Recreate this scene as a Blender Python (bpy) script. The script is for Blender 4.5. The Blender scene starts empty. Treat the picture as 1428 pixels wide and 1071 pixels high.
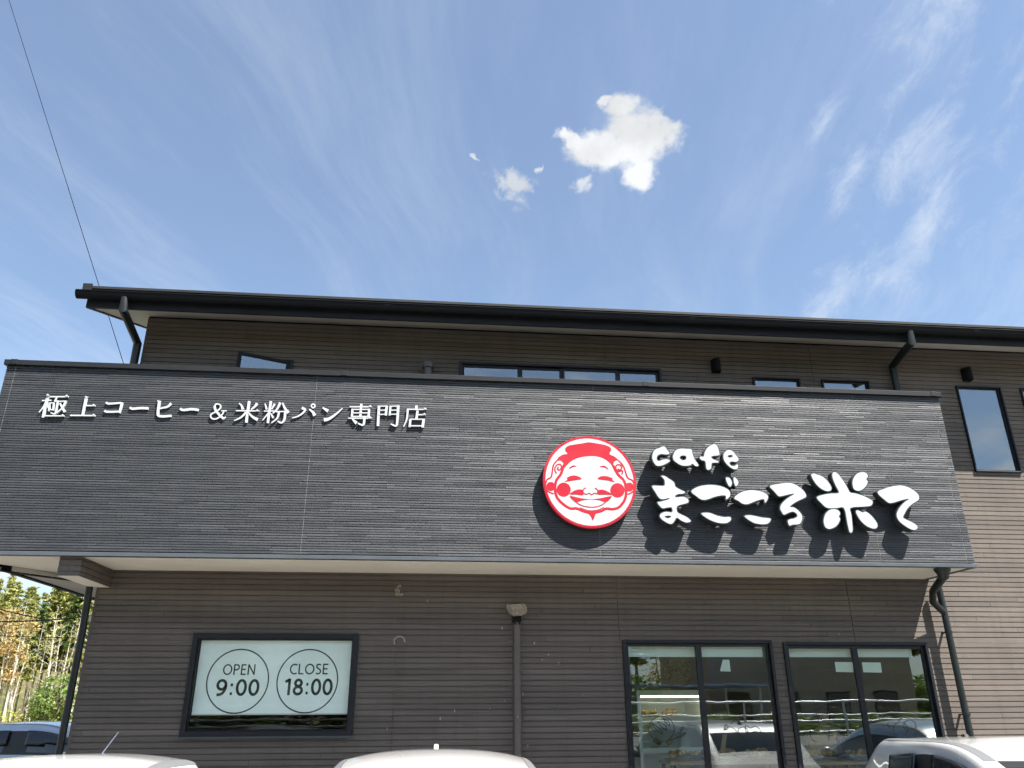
import bpy, bmesh, math, random
from mathutils import Vector, Matrix
random.seed(7)
S = bpy.context.scene
COL = S.collection
R = math.radians

# ------------------------------------------------------------------ camera
IW, IH, FPX = 1428.0, 1071.0, 1100.0
PITCH, YAW, ROLL = R(22.1255), R(5.8967), R(-0.2519)
CAM = Vector((0, 0, 1.70))
FW = Vector((math.sin(YAW)*math.cos(PITCH), math.cos(YAW)*math.cos(PITCH), math.sin(PITCH)))
RT0 = Vector((math.cos(YAW), -math.sin(YAW), 0)); UP0 = RT0.cross(FW)
RT = RT0*math.cos(ROLL) + UP0*math.sin(ROLL); UP = UP0*math.cos(ROLL) - RT0*math.sin(ROLL)
cd = bpy.data.cameras.new('camera'); cam = bpy.data.objects.new('camera', cd); COL.objects.link(cam)
cd.sensor_width = 36; cd.lens = FPX*36/IW; cd.clip_start = .05; cd.clip_end = 3000
M = Matrix.Identity(4)
for i in range(3):
    M[i][0], M[i][1], M[i][2], M[i][3] = RT[i], UP[i], -FW[i], CAM[i]
cam.matrix_world = M
S.camera = cam

def at(u, v, Y):
    """point of the wall-parallel plane y=Y seen at photo pixel (u,v): used to measure lettering off the photo"""
    d = FW + RT*((u-IW/2)/FPX) - UP*((v-IH/2)/FPX)
    return CAM + d*(Y/d.y)

# ------------------------------------------------------------------ light, sky, exposure
SUN = Vector((1.10, -1.0, 2.25)).normalized()
elev = math.asin(SUN.z); azim = math.atan2(SUN.x, SUN.y)
ld = bpy.data.lights.new('sun', 'SUN'); ld.energy = 5.0; ld.angle = R(.5); ld.color = (1, .95, .88)
sun = bpy.data.objects.new('sun', ld); COL.objects.link(sun)
sun.rotation_euler = (-SUN).to_track_quat('-Z', 'Y').to_euler(); sun.location = (10, -10, 30)
S.view_settings.view_transform = 'Standard'; S.view_settings.look = 'None'
S.view_settings.gamma = 1; S.view_settings.exposure = 1.80
SKY_STRENGTH = .059
S.cycles.use_adaptive_sampling = True; S.cycles.adaptive_threshold = .02; S.cycles.adaptive_min_samples = 24
S.cycles.max_bounces = 8; S.cycles.diffuse_bounces = 4; S.cycles.glossy_bounces = 4; S.cycles.transparent_max_bounces = 12
S.cycles.caustics_reflective = False; S.cycles.caustics_refractive = False

world = bpy.data.worlds.new('World'); S.world = world; world.use_nodes = True
nt = world.node_tree; nt.nodes.clear()
class NB:
    """small helper to write node graphs as expressions"""
    def __init__(s, tree): s.t = tree
    def n(s, typ, **kw):
        nd = s.t.nodes.new(typ)
        for k, v in kw.items(): setattr(nd, k, v)
        return nd
    def put(s, sock, v):
        if isinstance(v, bpy.types.NodeSocket): s.t.links.new(v, sock)
        else: sock.default_value = v
    def m(s, op, a, b=0.0, c=0.0, clamp=False):
        nd = s.n('ShaderNodeMath', operation=op, use_clamp=clamp)
        s.put(nd.inputs[0], a); s.put(nd.inputs[1], b); s.put(nd.inputs[2], c); return nd.outputs[0]
    def vm(s, op, a, b=(0, 0, 0)):
        nd = s.n('ShaderNodeVectorMath', operation=op)
        s.put(nd.inputs[0], a); s.put(nd.inputs[1], b)
        return nd.outputs['Value'] if op in ('DOT_PRODUCT', 'LENGTH', 'DISTANCE') else nd.outputs[0]
    def noise(s, vec, scale, detail=4, rough=.55, dist=0.0):
        nd = s.n('ShaderNodeTexNoise'); s.put(nd.inputs['Vector'], vec)
        nd.inputs['Scale'].default_value = scale; nd.inputs['Detail'].default_value = detail
        nd.inputs['Roughness'].default_value = rough; nd.inputs['Distortion'].default_value = dist
        return nd.outputs['Fac']
    def ss(s, x, a, b, lo=0.0, hi=1.0):
        nd = s.n('ShaderNodeMapRange', interpolation_type='SMOOTHSTEP')
        s.put(nd.inputs[0], x); nd.inputs[1].default_value = a; nd.inputs[2].default_value = b
        nd.inputs[3].default_value = lo; nd.inputs[4].default_value = hi; return nd.outputs[0]
    def mix(s, f, a, b):
        nd = s.n('ShaderNodeMix', data_type='RGBA'); s.put(nd.inputs[0], f); s.put(nd.inputs[6], a); s.put(nd.inputs[7], b)
        return nd.outputs[2]
    def xyz(s, x, y, z):
        nd = s.n('ShaderNodeCombineXYZ'); s.put(nd.inputs[0], x); s.put(nd.inputs[1], y); s.put(nd.inputs[2], z); return nd.outputs[0]

w = NB(nt)
sky = w.n('ShaderNodeTexSky', sky_type='NISHITA'); sky.sun_disc = False
sky.sun_elevation = elev; sky.sun_rotation = azim; sky.air_density = 1.0; sky.dust_density = .45; sky.ozone_density = 1.0
tc = w.n('ShaderNodeTexCoord'); D = tc.outputs['Generated']
def tangent(c):
    c = Vector(c).normalized(); e = c.cross(Vector((0, 0, 1))).normalized(); n_ = e.cross(c)
    a = w.vm('DOT_PRODUCT', D, tuple(c)); a1 = w.m('MAXIMUM', a, .05)
    return (w.m('DIVIDE', w.vm('DOT_PRODUCT', D, tuple(e)), a1), w.m('DIVIDE', w.vm('DOT_PRODUCT', D, tuple(n_)), a1),
            w.m('GREATER_THAN', a, .3))
def blob(U, V, cx, cy, rx, ry, rot=0):
    c, s_ = math.cos(rot), math.sin(rot)
    dx = w.m('SUBTRACT', U, cx); dy = w.m('SUBTRACT', V, cy)
    p = w.m('ADD', w.m('MULTIPLY', dx, c/rx), w.m('MULTIPLY', dy, s_/rx))
    q = w.m('ADD', w.m('MULTIPLY', dx, -s_/ry), w.m('MULTIPLY', dy, c/ry))
    return w.m('SUBTRACT', 1.0, w.m('SQRT', w.m('ADD', w.m('MULTIPLY', p, p), w.m('MULTIPLY', q, q))))
# small fair-weather cloud and its fragments
U, V, front = tangent((.214, .751, .624))
UV = w.xyz(U, V, 0.0)
U0, V0 = U, V
def wob(seed, sc, amt, det): return w.m('MULTIPLY', w.m('SUBTRACT', w.noise(w.xyz(U0, V0, seed), sc, det, .6), .5), amt)
U = w.m('ADD', U, w.m('ADD', wob(1.3, 13, .055, 3), wob(4.1, 48, .024, 5)))
V = w.m('ADD', V, w.m('ADD', wob(7.7, 13, .055, 3), wob(9.2, 48, .024, 5)))
def mx(*a):
    o = a[0]
    for b in a[1:]: o = w.m('MAXIMUM', o, b)
    return o
core = mx(blob(U, V, .016, .000, .056, .054), blob(U, V, -.030, -.004, .054, .030, -.1), blob(U, V, -.062, .010, .024, .012, -.3), blob(U, V, .014, -.038, .030, .026, .2), blob(U, V, .045, .004, .026, .034),
          blob(U, V, .006, .041, .026, .024), blob(U, V, -.014, .049, .014, .009, .5))
frag = mx(blob(U, V, -.056, -.040, .024, .013, .8), blob(U, V, -.140, -.036, .050, .030, -.45),
          blob(U, V, -.105, -.012, .007, .007), blob(U, V, -.185, .006, .009, .007, -.7))
n1 = w.m('ADD', w.m('MULTIPLY', w.noise(UV, 22, 9, .64, .9), .68), w.m('MULTIPLY', w.noise(UV, 62, 6, .62, .5), .32)); n2 = w.noise(UV, 11, 5, .55)
cd_core = w.m('ADD', w.m('MULTIPLY', core, 2.0), w.m('MULTIPLY', w.m('SUBTRACT', n1, .53), 2.3))
cd_frag = w.m('ADD', w.m('MULTIPLY', frag, 1.1), w.m('MULTIPLY', w.m('SUBTRACT', n1, .58), 3.0))
cum = w.m('MULTIPLY', w.m('MAXIMUM', w.ss(cd_core, .02, 1.1), w.m('MULTIPLY', w.ss(cd_frag, .0, .7), .75)), front)
# cirrus veil on a flat layer far overhead
sep = w.n('ShaderNodeSeparateXYZ'); w.put(sep.inputs[0], D)
zc = w.m('MAXIMUM', sep.outputs[2], .04)
px_ = w.m('DIVIDE', sep.outputs[0], zc); py_ = w.m('DIVIDE', sep.outputs[1], zc)
ca, sa = math.cos(R(-14)), math.sin(R(-14))
al = w.m('ADD', w.m('MULTIPLY', px_, -sa*-1), w.m('MULTIPLY', py_, ca)); ac = w.m('SUBTRACT', w.m('MULTIPLY', px_, ca), w.m('MULTIPLY', py_, sa*-1))
bend = w.m('MULTIPLY', w.m('SUBTRACT', w.noise(w.xyz(px_, py_, 0.0), .7, 2), .5), .5)
cv = w.xyz(w.m('ADD', ac, bend), w.m('MULTIPLY', al, .22), 0.0)
veil = w.ss(w.noise(cv, 3.0, 9, .66, .15), .42, .78, 0, 1)
veil2 = w.ss(w.noise(w.xyz(px_, py_, 3.0), .55, 3, .5), .34, .66, .42, 1)
# wispy patches of cirrus on the right
Uc, Vc, fr2 = tangent((.51, .63, .585))
pt = mx(blob(Uc, Vc, .035, .095, .13, .055, 1.0), blob(Uc, Vc, -.010, -.035, .12, .050, .85), blob(Uc, Vc, -.02, -.115, .10, .045, .9),
        blob(Uc, Vc, -.075, -.03, .06, .028, .9), blob(Uc, Vc, -.09, .035, .05, .022, .9), blob(Uc, Vc, .13, -.06, .14, .06, .8), blob(Uc, Vc, .14, .06, .12, .05, .9),
        blob(Uc, Vc, -.03, .175, .05, .020, .4), blob(Uc, Vc, -.13, -.17, .16, .05, .75))
c1, s1 = math.cos(.72), math.sin(.72)
pv = w.xyz(w.m('ADD', w.m('MULTIPLY', Uc, c1*.6), w.m('MULTIPLY', Vc, s1*.6)), w.m('SUBTRACT', w.m('MULTIPLY', Vc, c1), w.m('MULTIPLY', Uc, s1)), 1.0)
wisp = w.m('ADD', w.m('MULTIPLY', pt, .62), w.m('MULTIPLY', w.m('SUBTRACT', w.noise(pv, 22, 10, .70, .45), .52), 2.6))
wisp = w.m('MULTIPLY', w.ss(wisp, -.02, 1.2), fr2)
# broken clouds in the half of the sky behind the viewer
back = w.ss(sep.outputs[1], .15, -.25)
bn = w.m('MULTIPLY', w.ss(w.noise(w.xyz(px_, py_, 5.0), .8, 8, .62, .4), .47, .66), back)
low = w.ss(sep.outputs[2], .34, .05)
haze_ = w.m('MULTIPLY', low, .35)
skyc = w.vm('MULTIPLY', sky.outputs[0], (.98, 1.03, 1.05))
CW = (3.9, 4.3, 4.9, 1)
c_ = w.mix(w.m('MULTIPLY', w.m('MULTIPLY', veil, veil2), .50), w.mix(.12, skyc, CW), CW)
c_ = w.mix(haze_, c_, (2.6, 3.5, 4.6, 1))
c_ = w.mix(w.m('MULTIPLY', bn, .7), c_, (7.0, 7.3, 7.6, 1))
c_ = w.mix(w.m('MULTIPLY', wisp, .66), c_, CW)
shade = w.ss(n2, .35, .65, .84, 1.06)
c_ = w.mix(cum, c_, w.vm('MULTIPLY', w.xyz(4.5, 4.6, 4.7), w.xyz(shade, shade, shade)))
Ul, Vl, fr3 = tangent((-.468, .870, .150))
lowc = w.m('ADD', w.m('MULTIPLY', mx(blob(Ul, Vl, 0, 0, .16, .045), blob(Ul, Vl, -.22, -.02, .2, .05)), 1.3), w.m('MULTIPLY', w.m('SUBTRACT', w.noise(w.xyz(Ul, Vl, 0), 14, 8, .6), .5), 2.0))
c_ = w.mix(w.m('MULTIPLY', w.m('MULTIPLY', w.ss(lowc, 0, .8), fr3), .8), c_, (4.7, 4.8, 4.9, 1))
bg = w.n('ShaderNodeBackground'); bg.inputs[1].default_value = SKY_STRENGTH
w.put(bg.inputs[0], c_)
wo = w.n('ShaderNodeOutputWorld'); nt.links.new(bg.outputs[0], wo.inputs[0])

# ------------------------------------------------------------------ materials
def mat(name, col, rough=.6, metal=0.0, coat=0.0, spec=.5, var=0.0, vscale=3.0, bump=0.0, bscale=60.0, tint=0.0, stretch=None, emit=0.0, col2=None, streak=0.0):
    m = bpy.data.materials.new(name); m.use_nodes = True; t = NB(m.node_tree)
    b = m.node_tree.nodes['Principled BSDF']
    b.inputs['Roughness'].default_value = rough; b.inputs['Metallic'].default_value = metal
    b.inputs['Coat Weight'].default_value = coat; b.inputs['Coat Roughness'].default_value = .04
    b.inputs['Specular IOR Level'].default_value = spec
    c4 = (*col, 1)
    g = t.n('ShaderNodeNewGeometry'); pos = g.outputs['Position']
    if stretch: pos = t.vm('MULTIPLY', pos, stretch)
    out = c4
    if var:
        n_ = t.noise(pos, vscale, 6, .6)
        k = t.ss(n_, .25, .75, 1-var, 1+var)
        base = t.mix(t.ss(t.noise(pos, vscale*.37, 4, .6), .35, .68), c4, (*col2, 1)) if col2 else t.mix(0.0, c4, c4)
        out = t.vm('MULTIPLY', base, t.xyz(k, k, k))
        if streak:
            sp = t.vm('MULTIPLY', g.outputs['Position'], (7.0, 7.0, .45))
            q_ = t.ss(t.noise(sp, 1.6, 6, .65), .42, .75, 1+streak*.4, 1-streak); out = t.vm('MULTIPLY', out, t.xyz(q_, q_, q_))
        r = t.ss(n_, .2, .8, max(.02, rough-.08), min(1, rough+.08)); t.put(b.inputs['Roughness'], r)
    if tint:
        a = t.n('ShaderNodeAttribute', attribute_name='tint')
        k = t.m('ADD', 1-tint, t.m('MULTIPLY', a.outputs['Fac'], 2*tint))
        out = t.vm('MULTIPLY', out if not isinstance(out, tuple) else t.mix(0.0, out, out), t.xyz(k, k, k))
    t.put(b.inputs['Base Color'], out)
    if bump:
        bp = t.n('ShaderNodeBump'); bp.inputs['Strength'].default_value = bump; bp.inputs['Distance'].default_value = .01
        t.put(bp.inputs['Height'], t.noise(pos, bscale, 5, .6)); m.node_tree.links.new(bp.outputs[0], b.inputs['Normal'])
    if emit:
        b.inputs['Emission Color'].default_value = c4; b.inputs['Emission Strength'].default_value = emit
    return m

def glass(name, tintc=(.86, .95, .90), refl=1.0, wave=.35, extra=0.0):
    m = bpy.data.materials.new(name); m.use_nodes = True; t = NB(m.node_tree); m.node_tree.nodes.clear()
    o = t.n('ShaderNodeOutputMaterial'); mxs = t.n('ShaderNodeMixShader')
    tr = t.n('ShaderNodeBsdfTransparent'); tr.inputs[0].default_value = (*tintc, 1)
    gl = t.n('ShaderNodeBsdfGlossy'); gl.inputs['Roughness'].default_value = .0; gl.inputs[0].default_value = (.93, .98, 1, 1)
    g = t.n('ShaderNodeNewGeometry')
    cosv = t.m('ABSOLUTE', t.vm('DOT_PRODUCT', g.outputs['Normal'], g.outputs['Incoming']))
    fres = t.m('ADD', .043, t.m('MULTIPLY', t.m('POWER', t.m('SUBTRACT', 1.0, cosv, clamp=True), 5.0), .957))
    bp = t.n('ShaderNodeBump'); bp.inputs['Strength'].default_value = wave; bp.inputs['Distance'].default_value = .004
    t.put(bp.inputs['Height'], t.noise(g.outputs['Position'], 2.3, 2, .4)); m.node_tree.links.new(bp.outputs[0], gl.inputs['Normal'])
    f = t.m('ADD', t.m('MULTIPLY', fres, refl), extra, clamp=True)
    t.put(mxs.inputs[0], f); m.node_tree.links.new(tr.outputs[0], mxs.inputs[1]); m.node_tree.links.new(gl.outputs[0], mxs.inputs[2])
    m.node_tree.links.new(mxs.outputs[0], o.inputs[0]); return m

def leafmat(name, col, col2):
    m = bpy.data.materials.new(name); m.use_nodes = True; t = NB(m.node_tree)
    b = m.node_tree.nodes['Principled BSDF']; b.inputs['Roughness'].default_value = .6
    a = t.n('ShaderNodeAttribute', attribute_name='tint')
    t.put(b.inputs['Base Color'], t.mix(a.outputs['Fac'], (*col, 1), (*col2, 1)))
    tl = t.n('ShaderNodeBsdfTranslucent'); t.put(tl.inputs[0], t.mix(a.outputs['Fac'], (*col, 1), (*col2, 1)))
    ms = t.n('ShaderNodeMixShader'); ms.inputs[0].default_value = .35
    o = m.node_tree.nodes['Material Output']
    m.node_tree.links.new(b.outputs[0], ms.inputs[1]); m.node_tree.links.new(tl.outputs[0], ms.inputs[2]); m.node_tree.links.new(ms.outputs[0], o.inputs[0])
    return m

MT = dict(
    siding=mat('brown_grey_siding', (.138, .117, .101), .7, spec=.2, var=.14, vscale=3, col2=(.120, .105, .092), streak=.09, tint=.10, bump=.25, bscale=90, stretch=(.25, 1, 3)),
    band=mat('charcoal_strip_siding', (.0215, .0245, .0285), .54, var=.10, vscale=8, tint=.16, streak=.12, bump=.25, bscale=120, stretch=(.3, 1, 2), spec=.6),
    caulk=mat('pale_joint_sealant', (.13, .13, .125), .7, var=.1),
    black=mat('black_coated_steel', (.005, .006, .007), .6, var=.15, vscale=6, spec=.15),
    fascia=mat('dark_slate_fascia', (.010, .012, .016), .55, var=.15, vscale=3, spec=.25),
    coping=mat('dark_grey_coping', (.012, .0135, .016), .6, metal=.0, spec=.2, var=.12, vscale=3),
    drip=mat('blue_grey_drip_trim', (.060, .070, .08), .5, metal=.0, spec=.35, var=.1, vscale=3),
    roof=mat('dark_roof_sheet', (.018, .019, .021), .6, var=.2, vscale=2, spec=.25),
    soffit=mat('cream_soffit_board', (.88, .83, .71), .75, var=.05, vscale=1.2, bump=.1, bscale=40),
    soffit2=mat('greige_eave_board', (.60, .57, .50), .75, var=.06, vscale=2, bump=.12, bscale=40),
    frame=mat('black_window_frame', (.010, .012, .015), .4, metal=.1, var=.1, spec=.35, vscale=5),
    glass=glass('clear_pane', (.93, .985, .955), 2.3, .16, .0),
    glassclear=glass('plain_pane', (.975, .995, .985), .45, .16, .0),
    glassup=glass('reflective_pane', (.45, .52, .55), 2.0, .3, .12),
    white=mat('white_acrylic', (.385, .415, .425), .3, var=.02),
    letter=mat('white_painted_letter', (.42, .445, .45), .35, var=.02),
    side=mat('charcoal_letter_return', (.028, .036, .034), .4, var=.1),
    red=mat('red_vinyl', (.35, .004, .014), .35, var=.03),
    rim=mat('red_painted_rim', (.32, .008, .018), .35, var=.05),
    blind=mat('white_blind_fabric', (.86, .88, .84), .8, var=.03),
    panel=mat('pale_green_white_blind', (.86, .94, .885), .75, var=.03, vscale=4),
    ink=mat('black_print', (.006, .012, .010), .5),
    pipe=mat('black_plastic_pipe', (.010, .014, .014), .38, var=.15, spec=.4),
    pipeb=mat('brown_painted_duct', (.115, .098, .085), .5, var=.12, vscale=9),
    vent=mat('dark_vent_hood', (.10, .092, .085), .45, var=.12),
    bracket=mat('galvanised_bracket', (.62, .63, .62), .4, metal=.5),
    mud=mat('dried_mud', (.40, .36, .29), .95, var=.3, vscale=60, bump=1.0, bscale=140, col2=(.28, .22, .17)),
    drop=mat('chalky_dropping', (.36, .35, .32), .9, var=.1, vscale=40),
    asphalt=mat('weathered_asphalt', (.115, .111, .103), .9, var=.2, vscale=2.5, bump=.4, bscale=120, col2=(.088, .085, .08)),
    line=mat('white_road_paint', (.7, .7, .68), .7, var=.15, vscale=8),
    grass=mat('dry_grass_field', (.27, .23, .08), .95, var=.3, vscale=.8, bump=.5, bscale=6, col2=(.13, .14, .045)),
    hillside=mat('wooded_slope', (.06, .07, .02), .95, var=.5, vscale=.8, bump=1.0, bscale=2, col2=(.10, .08, .04)),
    bark=mat('pale_bark', (.50, .46, .39), .85, var=.25, vscale=4),
    barkd=mat('dark_bark', (.13, .10, .075), .9, var=.3, vscale=4),
    tyre=mat('tyre_rubber', (.02, .02, .02), .8),
    rimm=mat('alloy_rim', (.55, .56, .57), .3, metal=.9),
    carblack=mat('black_trim', (.012, .013, .014), .4),
    lamp=mat('clear_lamp_lens', (.7, .72, .74), .12, coat=.6),
    tail=mat('red_tail_lens', (.35, .01, .012), .15, coat=.6),
    plate=mat('plate_white', (.72, .73, .70), .5),
    chrome=mat('chrome', (.75, .76, .78), .12, metal=1.0),
    mould=mat('grey_roof_moulding', (.12, .125, .13), .4),
    rail=mat('white_painted_rail', (.78, .80, .82), .4, var=.05),
    wall2=mat('house_render', (.40, .35, .29), .85, var=.1, vscale=1.0),
    tile=mat('house_roof_tile', (.10, .085, .08), .6, var=.25, vscale=2),
    carport=mat('blue_carport_sheet', (.28, .36, .50), .35, var=.1),
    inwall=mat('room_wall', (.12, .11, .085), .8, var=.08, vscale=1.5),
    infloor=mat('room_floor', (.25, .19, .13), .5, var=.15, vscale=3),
    wood=mat('oiled_wood', (.36, .22, .11), .5, var=.2, vscale=6, stretch=(1, 6, 6)),
    bread=mat('baked_crust', (.48, .25, .08), .7, var=.35, vscale=30, bump=.4, bscale=50, col2=(.62, .42, .2)),
    shelf=mat('white_shelf', (.82, .84, .80), .4, var=.03),
    led=mat('showcase_lamp', (1.0, .96, .85), .5, emit=1.6),
    paper=mat('white_paper', (.84, .85, .80), .8, var=.02),
    basket=mat('wicker', (.16, .10, .05), .8, var=.3, vscale=30),
    bag=mat('kraft_paper', (.34, .23, .12), .8, var=.1),
    skin=mat('skin', (.50, .30, .21), .55, var=.04),
    hair=mat('black_hair', (.010, .008, .007), .5, var=.2, vscale=40),
    cloth=mat('navy_cloth', (.02, .028, .055), .85, var=.15, vscale=12),
    apron=mat('brown_apron', (.16, .11, .075), .85, var=.12, vscale=12),
    cable=mat('black_cable', (.010, .010, .012), .9, spec=.0),
    sticker=mat('green_sticker', (.25, .62, .45), .5),
    leaf_g=leafmat('conifer_needles', (.14, .17, .04), (.42, .42, .13)),
    leaf_d=leafmat('dark_conifer_needles', (.03, .065, .018), (.11, .17, .035)),
    leaf_o=leafmat('rust_foliage', (.30, .19, .07), (.48, .36, .15)),
    leaf_y=leafmat('yellow_green_foliage', (.14, .20, .02), (.38, .36, .04)),
    leaf_b=leafmat('bush_leaves', (.06, .12, .02), (.20, .27, .06)),
)
def paint(name, col, flake=0.0):
    return mat(name, col, .32, metal=flake, coat=1.0, var=.02, vscale=1.0)

# ------------------------------------------------------------------ building helpers
class MB:
    def __init__(s): s.v = []; s.f = []; s.mi = []; s.t = []; s.cur = 0; s.tint = .5
    def face(s, pts):
        k = len(s.v); s.v += [tuple(p) for p in pts]; s.f.append(tuple(range(k, k+len(pts)))); s.mi.append(s.cur); s.t.append(s.tint)
    def box(s, x0, x1, y0, y1, z0, z1):
        c = [(x0, y0, z0), (x1, y0, z0), (x1, y1, z0), (x0, y1, z0), (x0, y0, z1), (x1, y0, z1), (x1, y1, z1), (x0, y1, z1)]
        k = len(s.v); s.v += c
        for q in ((0, 3, 2, 1), (4, 5, 6, 7), (0, 1, 5, 4), (1, 2, 6, 5), (2, 3, 7, 6), (3, 0, 4, 7)):
            s.f.append(tuple(k+i for i in q)); s.mi.append(s.cur); s.t.append(s.tint)
        return s
    def prism(s, poly, axis, a, b):
        """poly in the two other axes, extruded along axis from a to b"""
        def P(p, h):
            return (h, p[0], p[1]) if axis == 'x' else (p[0], h, p[1]) if axis == 'y' else (p[0], p[1], h)
        n = len(poly); k = len(s.v); s.v += [P(p, a) for p in poly] + [P(p, b) for p in poly]
        fs = [tuple(k+i for i in range(n)), tuple(k+n+i for i in reversed(range(n)))]
        fs += [(k+i, k+n+i, k+n+(i+1) % n, k+(i+1) % n) for i in range(n)]
        for f in fs: s.f.append(f); s.mi.append(s.cur); s.t.append(s.tint)
        return s
    def tube(s, pts, rad, n=10, cap=True):
        pts = [Vector(p) for p in pts]; rads = rad if isinstance(rad, (list, tuple)) else [rad]*len(pts)
        k = len(s.v); up = Vector((.13, .2, 1)).normalized(); prev = None
        for i, p in enumerate(pts):
            d = (pts[min(i+1, len(pts)-1)] - pts[max(i-1, 0)]).normalized()
            a = d.cross(prev if prev is not None else up)
            a = d.cross(up) if prev is None else (prev - d*prev.dot(d))
            if a.length < 1e-4: a = d.cross(Vector((1, 0, 0)))
            a.normalize(); b = d.cross(a); prev = a
            r = rads[i]
            if 0 < i < len(pts)-1:
                co = (pts[i+1]-p).normalized().dot((p-pts[i-1]).normalized()); r = r/max(.6, math.sqrt((1+co)/2))
            for j in range(n):
                an = 2*math.pi*j/n; s.v.append(tuple(p + a*(r*math.cos(an)) + b*(r*math.sin(an))))
        for i in range(len(pts)-1):
            for j in range(n):
                s.f.append((k+i*n+j, k+i*n+(j+1) % n, k+(i+1)*n+(j+1) % n, k+(i+1)*n+j)); s.mi.append(s.cur); s.t.append(s.tint)
        if cap:
            s.f.append(tuple(k+j for j in reversed(range(n)))); s.f.append(tuple(k+(len(pts)-1)*n+j for j in range(n)))
            s.mi += [s.cur]*2; s.t += [s.tint]*2
        return s
    def lathe(s, prof, c=(0, 0, 0), n=24, axis='z'):
        k = len(s.v); c = Vector(c)
        for r, h in prof:
            for j in range(n):
                a = 2*math.pi*j/n
                p = (r*math.cos(a), r*math.sin(a), h)
                if axis == 'x': p = (h, r*math.cos(a), r*math.sin(a))
                if axis == 'y': p = (r*math.cos(a), h, r*math.sin(a))
                s.v.append(tuple(c+Vector(p)))
        for i in range(len(prof)-1):
            for j in range(n):
                s.f.append((k+i*n+j, k+i*n+(j+1) % n, k+(i+1)*n+(j+1) % n, k+(i+1)*n+j)); s.mi.append(s.cur); s.t.append(s.tint)
        for e, i in ((0, 0), (1, len(prof)-1)):
            if prof[i][0] > 1e-4:
                s.f.append(tuple(k+i*n+j for j in range(n))); s.mi.append(s.cur); s.t.append(s.tint)
        return s
    def build(s, name, mats, parent=None, smooth=False, bevel=0.0, loc=None, rz=0.0):
        me = bpy.data.meshes.new(name); me.from_pydata(s.v, [], s.f)
        for m in (mats if isinstance(mats, (list, tuple)) else [mats]): me.materials.append(MT[m] if isinstance(m, str) else m)
        me.polygons.foreach_set('material_index', s.mi)
        if len(set(s.t)) > 1:
            a = me.attributes.new('tint', 'FLOAT', 'FACE'); a.data.foreach_set('value', s.t)
        if smooth: me.polygons.foreach_set('use_smooth', [True]*len(me.polygons))
        bm = bmesh.new(); bm.from_mesh(me)
        if smooth: bmesh.ops.remove_doubles(bm, verts=bm.verts, dist=1e-5)
        bmesh.ops.recalc_face_normals(bm, faces=bm.faces); bm.to_mesh(me); bm.free(); me.update()
        o = bpy.data.objects.new(name, me); COL.objects.link(o)
        if smooth:
            try: me.set_sharp_from_angle(angle=R(42))
            except Exception: pass
        if bevel:
            b = o.modifiers.new('bevel', 'BEVEL'); b.width = bevel; b.segments = 2; b.limit_method = 'ANGLE'; b.angle_limit = R(50)
        if parent: o.parent = parent
        if loc: o.location = loc
        if rz: o.rotation_euler.z = rz
        return o

def tag(o, label=None, cat=None, group=None, kind=None):
    if label: o['label'] = label
    if cat: o['category'] = cat
    if group: o['group'] = group
    if kind: o['kind'] = kind
    return o
def thing(name, label, cat, loc=(0, 0, 0), rz=0.0, group=None):
    o = bpy.data.objects.new(name, None); COL.objects.link(o); o.empty_display_size = .2
    o.location = loc; o.rotation_euler.z = rz
    return tag(o, label, cat, group)
def kids(o): return [c for c in COL.objects if c.parent == o]
def dup(o, loc, rz=0.0, sc=None, label=None, parent=None):
    c = o.copy(); COL.objects.link(c)
    if parent is None:
        c.location = loc; c.rotation_euler.z = rz
        if sc: c.scale = sc
        if label: c['label'] = label
    else: c.parent = parent
    for ch in kids(o): dup(ch, None, parent=c)
    return c

def smoothpts(P, closed=True, n=4):
    out = []; N = len(P)
    rng = range(N if closed else N-1)
    for i in rng:
        g = (lambda k: P[k % N]) if closed else (lambda k: P[min(max(k, 0), N-1)])
        a, b, c, d = g(i-1), g(i), g(i+1), g(i+2)
        for j in range(n):
            t = j/n
            out.append(tuple(.5*(2*b[q]+(c[q]-a[q])*t+(2*a[q]-5*b[q]+4*c[q]-d[q])*t*t+(3*b[q]-a[q]-3*c[q]+d[q])*t**3) for q in range(len(b))))
    if not closed: out.append(tuple(P[-1]))
    return out

def plate(name, loops, yfront, thick, m, parent, offset=0.0):
    """filled outline(s) in wall coordinates (x,z), given a front plane y and a thickness backwards"""
    cu = bpy.data.curves.new(name, 'CURVE'); cu.dimensions = '2D'; cu.fill_mode = 'BOTH'; cu.extrude = thick/2; cu.offset = offset
    for L in loops:
        sp = cu.splines.new('POLY'); sp.points.add(len(L)-1); sp.use_cyclic_u = True
        for p, q in zip(sp.points, L): p.co = (q[0], q[1], 0, 1)
    tmp = bpy.data.objects.new(name, cu); COL.objects.link(tmp)
    dg = bpy.context.evaluated_depsgraph_get(); dg.update()
    me = bpy.data.meshes.new_from_object(tmp.evaluated_get(dg)); bpy.data.objects.remove(tmp)
    me.transform(Matrix(((1, 0, 0, 0), (0, 0, -1, yfront+thick/2), (0, 1, 0, 0), (0, 0, 0, 1))))
    me.materials.clear(); me.materials.append(MT[m]); me.name = name
    o = bpy.data.objects.new(name, me); COL.objects.link(o)
    if parent: o.parent = parent
    return o

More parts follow.
